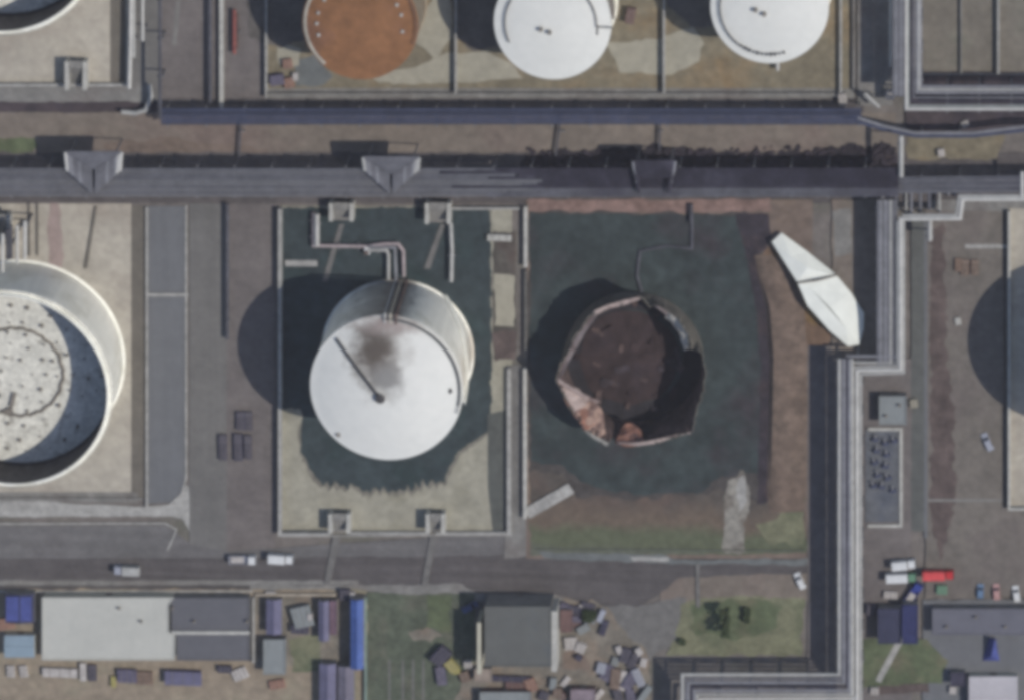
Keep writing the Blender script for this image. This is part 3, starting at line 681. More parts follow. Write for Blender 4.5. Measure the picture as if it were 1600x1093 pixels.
m_fr = M('folded_plate_rust', (146, 106, 92), .3, .3, 1.2, tint=(84, 68, 68), tscale=.3, tcut=(.46, .58))
crumple([(870, 594, 12.6), (884, 618, 12), (896, 642, 11.8)], [(892, 600, 7.5), (914, 616, 6.5), (926, 630, 6.4)], m_lip, seed=1)
crumple([(894, 640, 11.9), (906, 662, 11.6), (918, 676, 11.8), (936, 687, 11.8)], [(922, 626, 6.2), (938, 634, 6.0), (943, 654, 6.6), (946, 676, 9)], m_fp, amp=.7, seed=4)
crumple([(880, 622, 12.0), (898, 650, 12.0), (916, 672, 12.0)], [(900, 622, 8.8), (918, 640, 8.4), (928, 660, 9.0)], m_fr, amp=.5, seed=7)
crumple([(962, 693, 10.8), (976, 697, 11.3), (990, 697.5, 11.3), (1008, 690, 10.5)], [(970, 670, 7.0), (980, 660, 6.2), (990, 662, 6.4), (1000, 672, 7.4)], m_fr, amp=.5, seed=11)
crumple([(1010, 691, 10.6), (1046, 684, 12), (1082, 674, 13)], [(1014, 680, 9.0), (1046, 674, 10), (1078, 664, 11)], m_burnt, amp=.4, seed=15)
crumple([(1044, 488, 12), (1060, 499, 12.6), (1074, 520, 12.8), (1076, 542, 12)], [(1040, 496, 9.6), (1052, 508, 9.2), (1062, 526, 9), (1068, 546, 9)], m_lipw, amp=.5, seed=19)
# roof panel thrown onto the bank
top = [(1206, 378, 3.0), (1221, 364, 2.0), (1262, 394, 1.6), (1302, 426, 1.6), (1330, 458, 1.4), (1350, 490, 1.2), (1349, 515, 1.6), (1343, 538, 2.4), (1325, 541, 3.4), (1296, 516, 4.2), (1262, 478, 5.0), (1244, 442, 4.6), (1226, 410, 4.0)]
cen = [(1252, 404, 4.4), (1272, 434, 4.2), (1300, 470, 4.6), (1320, 505, 4.2)]
root = thing('torn_roof_panel', 'large white folded roof panel lying on brown bank beside the oil pool', 'wreckage', tuple(G(1280, 455, 0)))
def panel(name, idx, cs, mat):
    P = [G(*q) for q in idx+cs]; off = Vector((0, 0, .35)); k = len(P)
    b = MB(); vs = P+[p-off for p in P]; n = len(idx); m_ = len(cs)
    fs = []
    def near(i):
        return min(range(m_), key=lambda j: (idx[i][0]-cs[j][0])**2+(idx[i][1]-cs[j][1])**2)
    for i in range(n):
        j = (i+1) % n; a, c2 = near(i), near(j)
        fs.append((i, j, n+a)); fs.append((j+k, i+k, n+a+k))
        if a != c2: fs.append((j, n+c2, n+a)); fs.append((n+c2+k, j+k, n+a+k))
        fs.append((i, i+k, j+k, j))
    return b.add(vs, fs).build(name, mat, root)
panel('plate', top[:4]+[(1306, 429, 2.0), (1246, 441, 4.9)]+top[12:], [(1236, 400, 3.9), (1262, 418, 4.3)], m_panel)
panel('plate', [(1306.5, 430, 1.9)]+top[4:11]+[(1246.4, 442.5, 5.1)], [(1268, 452, 4.5), (1296, 480, 4.6), (1322, 512, 3.6)], m_panel)
MB().tube([G(1246, 442, 5.2), G(1278, 438, 4.6), G(1307, 430, 2.1)], .28, 6).build('bent_stiffener', m_seal, root)

# rubble under the long rack
b = MB()
for i in range(420):
    x = random.uniform(822, 1400); y = random.triangular(232, 264, 256) if x < 1180 else random.triangular(226, 268, 252)
    p = G(x, y, .2); s = random.uniform(.3, 1.1); b.box((p.x, p.y, .2+s*.2), (s*random.uniform(.8, 2.2), s, s*.7), random.uniform(0, 3))
tag(b.build('rubble', m_rubble), kind='stuff')

# ------------------------------------------------------------------ pipe racks
def prack(label, lines, z, r, mats, frames=None, name='pipe_rack', fmat=m_frame, zs=None):
    """lines: list of pixel polylines (one per pipe) read at height z"""
    p0 = G(*lines[0][0]); t = thing(name, label, 'pipe rack', (p0.x, p0.y, 0))
    for i, ln in enumerate(lines):
        rr = r[i % len(r)] if isinstance(r, (list, tuple)) else r
        MB().tube([G(x, y, z+rr) for x, y in ln], rr, 8).build('pipe', mats[i % len(mats)], t, True)
    for (a, b2) in frames or []:
        A, B = G(a[0], a[1], z), G(b2[0], b2[1], z); m = MB()
        d = (B-A).normalized()*.5
        m.beam(A-d-Vector((0, 0, .25)), B+d-Vector((0, 0, .25)), .35, .5)
        for q in (A, B): m.beam((q.x, q.y, 0), (q.x, q.y, z-.55), .4)
        m.build('support_frame', fmat, t)
    return t
# long blue rack
prack('long row of blue grey pipes running along the brown strip', [[(252, y), (800, y-.5), (1346, y)] for y in (171.5, 176, 181, 186, 190.5, 194)], 5.5, [.34, .36, .36, .38, .34, .2], [m_pipe_b, M('pipe_blue_dark', (58, 62, 80), .1, .2), m_pipe_b, m_pipe_b], [((x, 169), (x, 196)) for x in range(262, 1346, 60)])
prack('bent blue grey pipe pair swinging away from the end of the blue rack', [[(1340, 184), (1380, 197), (1430, 208), (1520, 208), (1600, 198), (1680, 198)], [(1338, 190), (1380, 202), (1430, 213), (1520, 213), (1600, 204), (1680, 204)]], 5.7, .42, [m_pipe_g, m_pipe_b], [((x, 206), (x, 214)) for x in (1440, 1500)], name='bent_pipe')
prack('short grey diagonal pipe above the bent blue pipes', [[(1351, 146), (1374, 168)]], 4, .4, [m_pipe_l], [((1358, 150), (1362, 154))], name='diagonal_pipe')
# long grey rack: clean pipes on the left, sooty ones where the fire passed
ys = [264.5, 269, 273.5, 278, 282.5, 287, 291.5, 296, 300.5, 305]
lr = prack('long wide rack of grey pipes crossing above the tank bunds', [[(-60, y), (500, y+.6), (800+random.uniform(-40, 60), y)] for y in ys], 9.0, [.36, .34, .37, .33, .37, .36, .34, .37, .35, .3], [m_pipe_g2, m_pipe_g3, m_pipe_g2, m_pipe_g2, m_pipe_g3, m_pipe_g3, m_pipe_g2, m_pipe_g3], [((x, 262), (x, 307)) for x in range(-40, 1404, 58)])
for y in ys:
    x0 = 650+random.uniform(0, 170)
    MB().tube([G(x0, y+.3, 9.34), G(1404, y, 9.34)], .365, 8).build('pipe', m_soot2 if y < 293 else m_pipe_s, lr, True)
def loop(label, cx, wmax, top, mats, taper=1.0):
    p = G(cx, 285, 0); t = thing('pipe_expansion_loop', label, 'pipe loop', (p.x, p.y, 0), 0, 'expansion loops over the long grey rack')
    k = 10
    for j in range(k):
        u = j/(k-1); wv = wmax*(1-u*taper*.9); y = 266+u*34; tp = top+u*24; z = 11.4
        MB().tube([G(cx-wv, tp, z), G(cx+wv, tp, z)], .32, 7).build('pipe', mats[1], t, True)
        for s in (-1, 1):
            MB().tube([G(cx+s*wv, tp, z), G(cx+s*wv*.93, y, z), G(cx+s*wv*.93, y, 9.6)], .32 if j else .4, 7).build('loop_leg', mats[0] if (j < 2 and s > 0) or j == 0 else mats[2] if j in (1, 2, 5) else mats[1], t, True)
    for s in (-1, 1):
        m = MB(); x = cx+s*wmax*.8
        A, B = G(x, top, 11), G(x, 264, 11)
        m.beam(A-Vector((0, 0, .3)), B-Vector((0, 0, .3)), .3, .4)
        for q in (A, B): m.beam((q.x, q.y, 0), (q.x, q.y, 10.5), .35)
        m.build('support_frame', m_frame, t)
    return t
loop('grey nested pipe loop over the rack above the floating roof tank', 146, 44, 238, (m_pipe_w, m_pipe_g2, m_pipe_g))
loop('grey nested pipe loop over the rack above the white tank', 611, 44, 246, (m_pipe_l, m_pipe_g2, m_pipe_g))
loop('dark sooty pipe loop over the rack above the wrecked tank', 1022, 33, 252, (m_pipe_g, m_soot2, m_pipe_g2), .25)
# right top rack and its corner
xs = [1416, 1419.2, 1423.5, 1427.5, 1432.5, 1435.7, 1438.8]
lines = [[(x, -40), (x, 172-(x-1415)*1.55), (1700, 172-(x-1415)*1.55)] for x in xs]
prack('pale lagged pipes turning a corner in the upper right', lines, 9.5, [.4, .3, .3, .28, .32, .34, .3], [m_pipe_w, M('pipe_greenish', (134, 138, 138), .08, .3), m_soot2, m_pipe_g2, m_pipe_g, m_pipe_l, m_pipe_g], [((1413, y), (1440, y)) for y in (-20, 30, 80, 125)]+[((x, 138), (x, 174)) for x in (1480, 1530, 1580)])
prack('thin dashed white pipe left of the upper right pipe corner', [[(1391.5, -40), (1391.5, 104)], ], 4.5, .42, [m_pipe_w], [((1389, y), (1394, y)) for y in (20, 60, 100)], name='white_pipe')
prack('dull grey pipe group left of the thin white pipe', [[(x, -40), (x, 150)] for x in (1396, 1400, 1404, 1408, 1412)], 10, .35, [m_pipe_g2, m_pipe_g], [((1397, y), (1407, y)) for y in (-10, 50, 110)], name='pipe_pair')
prack('short upright grey pipe crossing the long racks', [[(1408, 212), (1408, 276)]], 9.8, .6, [m_pipe_l], [((1405, 225), (1411, 225))], name='crossing_pipe')
# right-hand racks
ux = [1371.5, 1375.5, 1379.5, 1383.5, 1387.5, 1391.5, 1395.5, 1399.5]
prack('upper right hand rack of grey pipes between the road and the white torn panel', [[(x, 312), (x, 572)] for x in ux], 7.5, [.33, .36, .32, .36, .33], [m_pipe_g2, m_pipe_g, m_frame, m_pipe_g, m_pipe_g2, m_pipe_l, m_pipe_g2], [((1370, y), (1402, y)) for y in range(325, 575, 40)])
prack('pale stepped pipe pair running down beside the right hand road', [[(1640, 311), (1504, 311), (1500, 341), (1407, 342), (1407, 577), (1339, 578), (1339, 1120)], [(1640, 306), (1499, 306), (1494, 336), (1412, 336.5), (1412, 582), (1345, 584), (1345, 1120)], [(1402, 345), (1402, 571), (1333, 573), (1333, 1120)]], 8.2, [.52, .34, .3], [m_pipe_w, m_pipe_l, m_pipe_l], [((1331, y), (1347, y)) for y in range(600, 1100, 48)]+[((x, 305), (x, 312)) for x in (1530, 1580)])
bx = [1310, 1316, 1322, 1327]
prack('lower right hand rack of grey pipes turning left at the bottom', [[(1311+i*4.0, 560), (1311+i*4.0, 1053+i*6.2), (1066+i*4.6, 1053+i*6.2), (1066+i*4.6, 1180)] for i in range(6)], 9.0, [.44, .36, .4, .36, .42, .36], [m_pipe_l, m_pipe_g2, m_pipe_g, m_soot2, m_pipe_g, m_pipe_l], [((1309, y), (1331, y)) for y in range(585, 1050, 42)]+[((x, 1054), (x, 1082)) for x in range(1080, 1300, 45)])
prack('white pipe along the bottom edge below the grey rack corner', [[(1092, 1140), (1094, 1091), (1340, 1090)]], 8.0, .5, [m_pipe_w], [((x, 1088), (x, 1093)) for x in (1120, 1180, 1240, 1300)], name='white_pipe')
prack('short pair of grey pipes joining the two right hand racks', [[(1322, 556), (1404, 556)], [(1326, 566), (1400, 566)]], 7.4, .4, [m_pipe_g, m_pipe_l], [((1340, 554), (1340, 568)), ((1375, 554), (1375, 568))], name='pipe_pair')
# tangle where the racks meet
tg = thing('pipe_manifold', 'group of short grey pipes where the racks meet on the right', 'pipes', tuple(G(1430, 300)))
for i, (x, y0, y1, z) in enumerate(((1379, 290, 330, 7), (1392, 284, 318, 6), (1400, 300, 338, 7), (1416, 296, 330, 6), (1424, 290, 336, 7), (1438, 300, 330, 5), (1452, 284, 326, 7), (1468, 296, 330, 6), (1482, 288, 304, 7), (1492, 288, 304, 7))):
    MB().tube([G(x, y0, z), G(x, y1, z), G(x, y1+1, .3)], (.3, .42, .34, .26)[i % 4], 7).build('pipe', (m_pipe_g, m_pipe_g2, m_pipe_s, m_pipe_l)[i % 4], tg, True)
prack('dull grey pipes continuing the long rack to the right frame edge', [[(1404, y), (1680, y-2)] for y in (278, 282.5, 287, 291.5, 296, 300)], 8.0, .35, [m_pipe_s, m_pipe_g2, m_pipe_s, m_pipe_g2], [((x, 276), (x, 302)) for x in (1440, 1500, 1560)])
prack('white upright pipe stub at the right frame edge', [[(1597, 268), (1597, 312)]], 8, .5, [m_pipe_w], [((1594, 285), (1600, 285))], name='white_pipe')
prack('pale short pipe stub below the stepped pipes', [[(1453, 344), (1453, 376)]], 6.5, .6, [m_pipe_l], [((1450, 370), (1456, 370))], name='pipe_stub')
# upper left pipes
prack('pale vertical pipe pair by the upper left bund', [[(205, -40), (204, 60), (202, 138)], [(209, -40), (209, 90)]], 2.5, [.5, .4], [m_pipe_w, m_pipe_l], [((202, y), (212, y)) for y in (0, 60)], name='pipe_pair')
prack('thin white vertical pipe ending at the dark yard, upper left', [[(223, -40), (223, 64)]], 4.0, .38, [m_pipe_w], [((221, y), (226, y)) for y in (0, 45)], name='white_pipe')
prack('pale bent pipe end where the upper left pipes meet the strip', [[(233, 132), (236, 150), (228, 172), (212, 177), (190, 175)]], 1.2, .6, [m_pipe_l], [((210, 174), (210, 180))], name='bent_pipe')
prack('dark vertical pipe at the left end of the blue rack', [[(250, -40), (250, 186)]], 6.0, .4, [m_soot], [((248, y), (253, y)) for y in (0, 60, 120)], name='dark_pipe')
prack('dark thin pipe beside the paved strip left of the white wall', [[(328, -40), (328, 160)]], 1.2, .5, [m_soot], [((326, y), (330, y)) for y in (0, 70, 140)], name='dark_pipe')
prack('dark thin pipe lying along the yard left of the stained tank', [[(355, 318), (355, 530)]], 1.2, .5, [m_soot], [((353, y), (357, y)) for y in (340, 420, 500)], name='dark_pipe')
prack('red brown upright pipe bundle in the upper yard', [[(366, 15), (366, 84)], [(371, 22), (371, 76)]], 1.0, [.5, .35], [M('pipe_red', (124, 74, 70), .15, .3), m_burnt], [((364, 50), (374, 50))], name='red_pipe')
# pipes feeding the central tank
f = prack('pinkish feed pipe bending from the bund wall to the white tank', [[(490, 332), (490, 384), (575, 385), (600, 381), (622, 381), (630, 392), (631, 432)]], 1.2, .45, [M('pipe_pinkish', (158, 146, 148), .1, .3)], [((486, y), (494, y)) for y in (345, 370)]+[((x, 382), (x, 388)) for x in (530, 560)], name='feed_pipe')
prack('grey feed pipe with white valve beside the pinkish pipe', [[(574, 391), (604, 391), (607, 398), (607, 436)]], 1.4, .42, [m_pipe_l], [((590, 388), (590, 394))], name='feed_pipe')
prack('thin grey feed pipe between the two bends at the white tank', [[(576, 386), (617, 387), (619, 440)]], 1.8, .35, [m_pipe_g], [((600, 384), (600, 390))], name='feed_pipe')
prack('pale blue grey pipe standing right of the white tank bund stairs', [[(704, 348), (706, 390), (705, 440)]], 1.5, .5, [m_pipe_l], [((702, 400), (709, 400))], name='feed_pipe')
prack('wide pale pipe stub inside the white tank bund', [[(495, 334), (495, 384)]], 1.5, .7, [m_pipe_l], [((492, 350), (499, 350))], name='pipe_stub')
v = thing('valve', 'small white valve block on the white tank feed pipe', 'valve', tuple(G(574, 391)))
MB().box(tuple(G(574, 391, 1.2)), (1.3, 2.0, 1.6)).build('body', m_car_w, v); MB().lathe([(.1, 2.0), (.6, 2.05), (.6, 2.15), (.1, 2.2)], 12, tuple(G(574, 391, 0))).build('handwheel', m_burnt, v)
for i, (x, y) in enumerate(((27, 352), (39, 345), (4, 365))):
    prack(('white riser pipe nearest the left frame edge bund stair', 'tallest white riser pipe above the floating roof tank', 'pale riser pipe cut by the left frame edge')[i], [[(x, y), (x, y+60)]], 9+i, .45, [m_pipe_w], [((x-2, y+8), (x+2, y+8))], name='riser_pipe')
prack('dark riser pipe bundle by the floating roof tank', [[(12, 358), (12, 406)], [(17, 352), (17, 404)]], 8, .5, [m_soot], [((10, 380), (19, 380))], name='riser_pipe')

prack('sooty bent pipe drowned in the oil above the wrecked tank', [[(1081, 330), (1081, 388), (1042, 384), (1000, 392), (995, 430), (1003, 458)]], .3, .4, [m_soot], [((1078, 360), (1084, 360))], name='drowned_pipe')
for l, q in (('thin dark pipe crossing the brown strip below the grey cross wall', [(878, 168), (868, 244)]), ('thin dark pipe crossing the brown strip above the dark sooty loop', [(1032, 166), (1030, 236)]),
             ('thin dark pipe crossing the brown strip near its left end', [(378, 166), (373, 246)])):
    prack(l, [q], 1.0, .3, [m_soot], [((q[0][0]-2, 205), (q[0][0]+2, 205))], name='crossing_pipe')
# ------------------------------------------------------------------ stairs over the bund walls
def bund_stair(label, x0, y0, y1, wpx=34, h=4.0):
    p = G(x0+wpx/2, (y0+y1)/2); t = thing('bund_stair', label, 'stairs', (p.x, p.y, 0), 0, 'stairs over the bund walls')
    for x in (x0+3, x0+wpx-3):
        a, b2 = G(x, y0, h), G(x, y1, h)
        MB().beam((a.x, a.y, h*.5), (b2.x, b2.y, h*.5), 1.0, h).build('side_wall', m_conc_w, t)
    a, b2 = G(x0+7, y0+4, h), G(x0+wpx-7, y0+4, h); m = MB()
    m.beam((a.x, a.y, h-.5), (b2.x, b2.y, h-.5), 1.6, .3); m.build('platform', m_conc_d, t)
    m = MB()
    for i in range(9):
        z = h*(1-(i+1)/10); yy = y0+9+(y1-y0-10)*i/9; a, b2 = G(x0+7, yy, z), G(x0+wpx-7, yy, z)
        m.beam((a.x, a.y, z-.1), (b2.x, b2.y, z-.1), .45, .15)
    m.build('steps', m_conc_d, t)
bund_stair('concrete stair over the wall of the upper left bund', 101, 97, 141)
bund_stair('left concrete stair over the lower wall of the white tank bund', 513, 803, 833)
bund_stair('right concrete stair over the lower wall of the white tank bund', 665, 803, 833, 30)
bund_stair('left concrete stair over the upper wall of the white tank bund', 514, 318, 346, 38)
bund_stair('right concrete stair over the upper wall of the white tank bund', 664, 318, 350, 40)
bund_stair('concrete stair by the riser pipes cut by the left frame edge', -18, 336, 380, 34)

# ------------------------------------------------------------------ buildings
def building(name, label, cat, q, h, roofm, wallm, style='flat', rise=.8, group=None, vents=0, door=True):
    if len(q) == 4 and not isinstance(q[0], tuple): q = rect(*q)
    P = [G(x, y, h) for x, y in q]; c = sum(P, Vector((0, 0, 0)))/len(P)
    t = thing(name, label, cat, (c.x, c.y, 0), 0, group)
    inn = [(c.x+(p.x-c.x)*.985, c.y+(p.y-c.y)*.985) for p in P]
    MB().prism(inn, 0, h-.02).build('wall', wallm, t)
    m = MB()
    if style == 'flat':
        m.prism([(p.x, p.y) for p in P], h, h+.18)
        m.ribbon([(c.x+(p.x-c.x)*.985, c.y+(p.y-c.y)*.985) for p in P], .25, h+.18, h+.4, True)
    else:
        if style == 'gable_y': A, B = (P[0]+P[1])/2, (P[2]+P[3])/2; sides = ((P[0], P[3]), (P[1], P[2]))
        else: A, B = (P[0]+P[3])/2, (P[1]+P[2])/2; sides = ((P[0], P[1]), (P[3], P[2]))
        A = A+Vector((0, 0, rise)); B = B+Vector((0, 0, rise)); th = Vector((0, 0, .15))
        for (s0, s1) in sides:
            vs = [s0, s1, B, A]; vs += [v+th for v in vs]
            m.add(vs, [(3, 2, 1, 0), (4, 5, 6, 7), (0, 1, 5, 4), (1, 2, 6, 5), (2, 3, 7, 6), (3, 0, 4, 7)])
        g2 = MB()
        if style == 'gable_y': g2.add([P[0], P[1], A, P[3], P[2], B], [(0, 1, 2), (3, 5, 4)])
        else: g2.add([P[0], P[3], A, P[1], P[2], B], [(0, 2, 1), (3, 4, 5)])
        g2.build('gable', wallm, t)
    rf = m.build('roof', roofm, t)
    if style != 'flat': MB().beam(A+th*1.5, B+th*1.5, .4, .1).build('ridge_cap', roofm, rf)
    for i in range(vents):
        u = (i+.5)/vents; p = P[0]+(P[1]-P[0])*u+(P[3]-P[0])*(.3 if i % 2 else .68)
        cyl(p.x, p.y, h+.1, h+1.2+(rise if style != 'flat' else 0), .35, 10).build('roof_vent', m_seal, rf)
    if door:
        a = P[0]+(P[1]-P[0])*.5; d = (P[1]-P[0]).normalized()
        MB().box((a.x, a.y+.02, 1.1), (min(1.8, (P[1]-P[0]).length*.3), .12, 2.2), math.atan2(d.y, d.x)).build('door', m_seal, t)
    return t
building('warehouse', 'large white roofed warehouse at the lower left', 'building', [(65, 932), (272, 932), (264, 944), (264, 986), (274, 992), (273, 1030), (65, 1030)], 3.6, m_roof_w, m_wall_c, vents=5)
building('warehouse', 'upper dark grey roofed building joined to the white warehouse', 'building', (268, 933, 390, 985), 3.4, m_roof_dg, m_wall_g)
building('warehouse', 'lower dark grey roofed building joined to the white warehouse', 'building', (276, 990, 390, 1030), 3.2, m_roof_dg, m_wall_g)
tag(MB().beam(G(268, 987.5, 4.0), G(390, 987.5, 4.0), .9, .5).build('gutter', m_conc_w), 'pale gutter strip between the two dark grey roofs', 'gutter')
building('shed', 'bright blue roofed shed at the lower left frame edge', 'shed', (9, 926, 54, 972), 3, m_roof_n, m_wall_g, 'gable_y', .8)
tag(MB().prism([tuple(G(x, y, 3.2).xy) for x, y in rect(10, 930, 50, 968)], 3.95, 4.0).build('tarpaulin', m_tarp_b), 'blue tarpaulin over the shed at the lower left frame edge', 'tarpaulin')
building('shed', 'pale blue roofed shed below the blue tarpaulin', 'shed', (7, 992, 54, 1026), 3, m_roof_lb, m_wall_c, 'gable_x', .5)
building('shed', 'long bright blue roofed shed beside the green field', 'shed', (548, 936, 568, 1044), 4.6, m_roof_b, m_wall_g, 'gable_y', .7)
building('shed', 'narrow violet roofed shed under the tan yard wall', 'shed', (416, 936, 440, 990), 3, m_roof_p, m_wall_g, 'gable_y', .6)
building('shed', 'violet roofed shed right of the blue machinery', 'shed', (498, 938, 514, 1000), 3, m_roof_p, m_wall_g, 'gable_y', .6)
building('shed', 'dull wine red shed beside the long blue roof', 'shed', (516, 938, 526, 990), 2.8, M('roof_wine', (104, 84, 96), .1, .2), m_wall_g, 'flat')
building('shed', 'pale grey roofed shed beside the dry grass', 'shed', (412, 998, 446, 1052), 3.2, m_roof_lg, m_wall_g, 'flat')
building('shed', 'left violet grey roofed shed at the bottom edge', 'shed', (499, 1036, 525, 1110), 3.2, m_roof_p, m_wall_g, 'gable_y', .7)
building('shed', 'right violet grey roofed shed at the bottom edge', 'shed', (528, 1040, 553, 1110), 3.2, M('roof_violet_dull', (104, 100, 114), .08, .12, ribs=('Y', .9, .05)), m_wall_g, 'gable_y', .7)
t = building('workshop', 'square dark grey roofed workshop with pale side walls', 'building', (757, 946, 862, 1040), 9.0, m_roof_g, m_wall_g, 'flat')
tag(MB().beam(G(751, 962, 4.5), G(751, 1042, 4.5), 1.0, 8.9).build('side_wall', m_wall_c), 'cream side wall left of the dark grey workshop', 'wall')
tag(MB().beam(G(868, 944, 4.6), G(868, 1038, 4.6), 1.4, 9.1).build('side_wall', m_conc_w), 'pale side wall right of the dark grey workshop', 'wall')
building('shed', 'low tan roofed lean-to under the dark grey workshop', 'shed', (742, 1044, 768, 1064), 2.4, M('roof_tan', (138, 126, 118), .1, .2), m_wall_g, 'flat', door=False)
building('shed', 'grey violet roofed shed at the bottom edge below the workshop', 'shed', (750, 1080, 830, 1130), 3, m_roof_lg, m_roof_r, 'flat')
building('shed', 'red brown roofed shed right of the workshop top', 'shed', (876, 952, 894, 986), 2.8, m_roof_r, m_wall_g, 'flat', door=False)
building('shed', 'pinkish grey roofed hut at the bottom edge', 'shed', (892, 1076, 930, 1130), 3, M('roof_pinkish', (122, 110, 118), .1, .2), m_roof_r, 'flat')
building('pump_house', 'small flat grey pump house below the stepped pipes', 'building', (1374, 618, 1416, 662), 3.4, m_roof_lg, m_wall_g, 'flat', vents=2)
building('building', 'dark navy roofed building beside the blue truck', 'building', (1372, 950, 1408, 1004), 4.0, m_roof_n, m_wall_g, 'flat')
building('building', 'narrow dark blue roofed building right of the navy roof', 'building', (1410, 944, 1434, 1004), 4.6, M('roof_deep_blue', (46, 50, 88), .1, .2), m_wall_g, 'flat')
building('building', 'wide flat blue grey roofed building at the lower right', 'building', (1456, 950, 1640, 990), 3.0, M('roof_slate', (98, 98, 108), .06, .06, .6), m_wall_g, 'flat', vents=4)
building('shed', 'white ribbed roof shed at the lower right bottom edge', 'shed', (1514, 1056, 1590, 1120), 3.0, M('roof_lilac_white', (172, 168, 174), .05, .1, .8, ribs=('Y', .35, .08)), m_wall_c, 'gable_x', .5)
building('shed', 'dark roofed shed left of the white ribbed roof', 'shed', (1486, 1050, 1508, 1070), 2.8, m_crate_d, m_wall_g, 'flat', door=False)
# blue tent
c = G(1549, 1012); t = thing('tent', 'pointed blue tent on the grey lower right yard', 'tent', (c.x, c.y, 0))
q = [(1534, 1032), (1562, 1032), (1556, 996), (1546, 994)]; P = [G(x, y, .4) for x, y in q]; ap = G(1554, 1000, 4.2); ap2 = G(1549, 1024, 3.2)
MB().add(P+[ap, ap2], [(0, 1, 5), (1, 2, 4, 5), (2, 3, 4), (3, 0, 5, 4), (0, 3, 2, 1)]).build('canopy', m_tarp_b, t)
b = MB()
for p in P: b.beam((p.x, p.y, 0), (p.x, p.y, .5), .15)
b.build('pole', m_conc_w, t)
# fenced equipment yard
wall('white kerb wall around the fenced equipment yard', [(1356, 668), (1408, 668), (1408, 819), (1356, 819)], 1.0, .8, m_conc_w, name='yard_wall')
sheet('yard', rect(1352, 672, 1404, 815), M('yard_slate', (92, 94, 100), .12, .2, 1, tint=(80, 84, 94), tscale=.2))
pk = None
for i, (x, y) in enumerate(((1368, 684), (1384, 690), (1398, 686), (1370, 702), (1386, 708), (1368, 720), (1384, 726), (1372, 740), (1388, 744), (1378, 758), (1396, 764), (1366, 756))):
    p = G(x, y)
    if pk is None:
        pk = thing('pump_skid', 'small grey pump set in the fenced equipment yard', 'pump', (p.x, p.y, 0), 0, 'pump sets in the fenced yard')
        MB().box((0, 0, .3), (2.0, 2.2, .3)).build('base_plate', m_crate_d, pk, local=True)
        MB().tube([(-.8, 0, 1.0), (.8, 0, 1.0)], .6, 10).build('motor', m_pipe_b, pk, True, True); MB().tube([(0, .6, .5), (0, .6, 1.6), (0, 1.6, 1.6)], .2, 8).build('pipe', m_pipe_g, pk, True, True)
    else:
        d = copy_tree(pk); d.location = (p.x, p.y, 0); d.rotation_euler.z = (i % 3)*.25

# ------------------------------------------------------------------ vehicles
def profile(b, prof, w0, w1):
    n = len(prof); zmax = max(z for x, z in prof)
    vs = []
    for s in (-1, 1):
        for x, z in prof: vs.append((x, s*(w0+(w1-w0)*z/zmax)/2, z))
    b.add(vs, [tuple(range(n)), tuple(range(2*n-1, n-1, -1))]+[(i, i+n, (i+1) % n+n, (i+1) % n) for i in range(n)])
    return b
def wheels(t, xs, wd, r=.33):
    for x in xs:
        for s in (-1, 1):
            wl = MB().tube([(x, s*(wd/2-.22), r), (x, s*(wd/2+.02), r)], r, 14).build('wheel', m_tyre, t, True, True)
            MB().tube([(x, s*(wd/2+.0), r), (x, s*(wd/2+.04), r)], r*.55, 10).build('rim', m_car_s, wl, True, True)
def car(label, px, py, ang, mat, L=4.5, group=None, name='parked_car'):
    p = G(px, py); t = thing(name, label, 'car', (p.x, p.y, .1), R(ang), group); k = L/4.5
    profile(MB(), [(-2.2*k, .35), (2.2*k, .35), (2.25*k, .7), (1.2*k, .92), (.55*k, 1.42), (-1.3*k, 1.45), (-2.0*k, .98), (-2.25*k, .9)], 1.8, 1.5).build('body', mat, t, True, True)
    profile(MB(), [(1.22*k, .95), (.6*k, 1.38), (.5*k, 1.38), (1.1*k, .95)], 1.5, 1.36).build('windscreen', m_glass, t, False, True)
    MB().box((-.4*k, 0, 1.2), (1.5*k, 1.62, .28)).build('window', m_glass, t, local=True)
    MB().box((-.4*k, 0, 1.47), (1.5*k, 1.3, .06)).build('roof', mat, t, local=True)
    for s in (-1, 1): MB().box((2.22*k, s*.6, .68), (.1, .35, .16)).build('headlight', m_conc_w, t, local=True)
    wheels(t, (-1.35*k, 1.35*k), 1.78); return t
def truck(label, px, py, ang, cabm, boxm, L=7.5, cat='truck', name='truck', deck=False):
    p = G(px, py); t = thing(name, label, cat, (p.x, p.y, .1), R(ang)); h = L/2
    MB().box((0, 0, .7), (L, 1.9, .3)).build('chassis', m_dark, t, local=True)
    cb = profile(MB(), [(h-2.0, .6), (h, .6), (h+.05, 1.5), (h-.25, 2.5), (h-2.0, 2.55)], 2.3, 2.1).build('cab', cabm, t, True, True)
    MB().box((h-.1, 0, 1.95), (.3, 1.9, .7)).build('windscreen', m_glass, cb, local=True)
    m = MB()
    if deck:
        m.box((-1.1, 0, 1.15), (L-2.4, 2.3, .3)).box((-1.1, 1.1, 1.6), (L-2.4, .1, .7)).box((-1.1, -1.1, 1.6), (L-2.4, .1, .7)).box((-h+.1, 0, 1.6), (.1, 2.1, .7))
        MB().box((-1.4, 0, 1.55), (L-4, 1.7, .5)).build('load', m_crate_w, t, local=True)
    else:
        m.box((-1.1, 0, 1.95), (L-2.4, 2.4, 2.0))
        MB().box((-1.1, 0, 2.99), (L-3.0, 1.9, .1)).build('roof_panel', boxm, t, local=True)
    m.build('cargo_body', boxm, t, local=True)
    wheels(t, (-h+1.3, -h+2.4, h-1.2), 2.3, .45); return t
truck('white box truck parked above the red truck', 1412, 877, 8, m_car_w, m_car_w, 6.4)
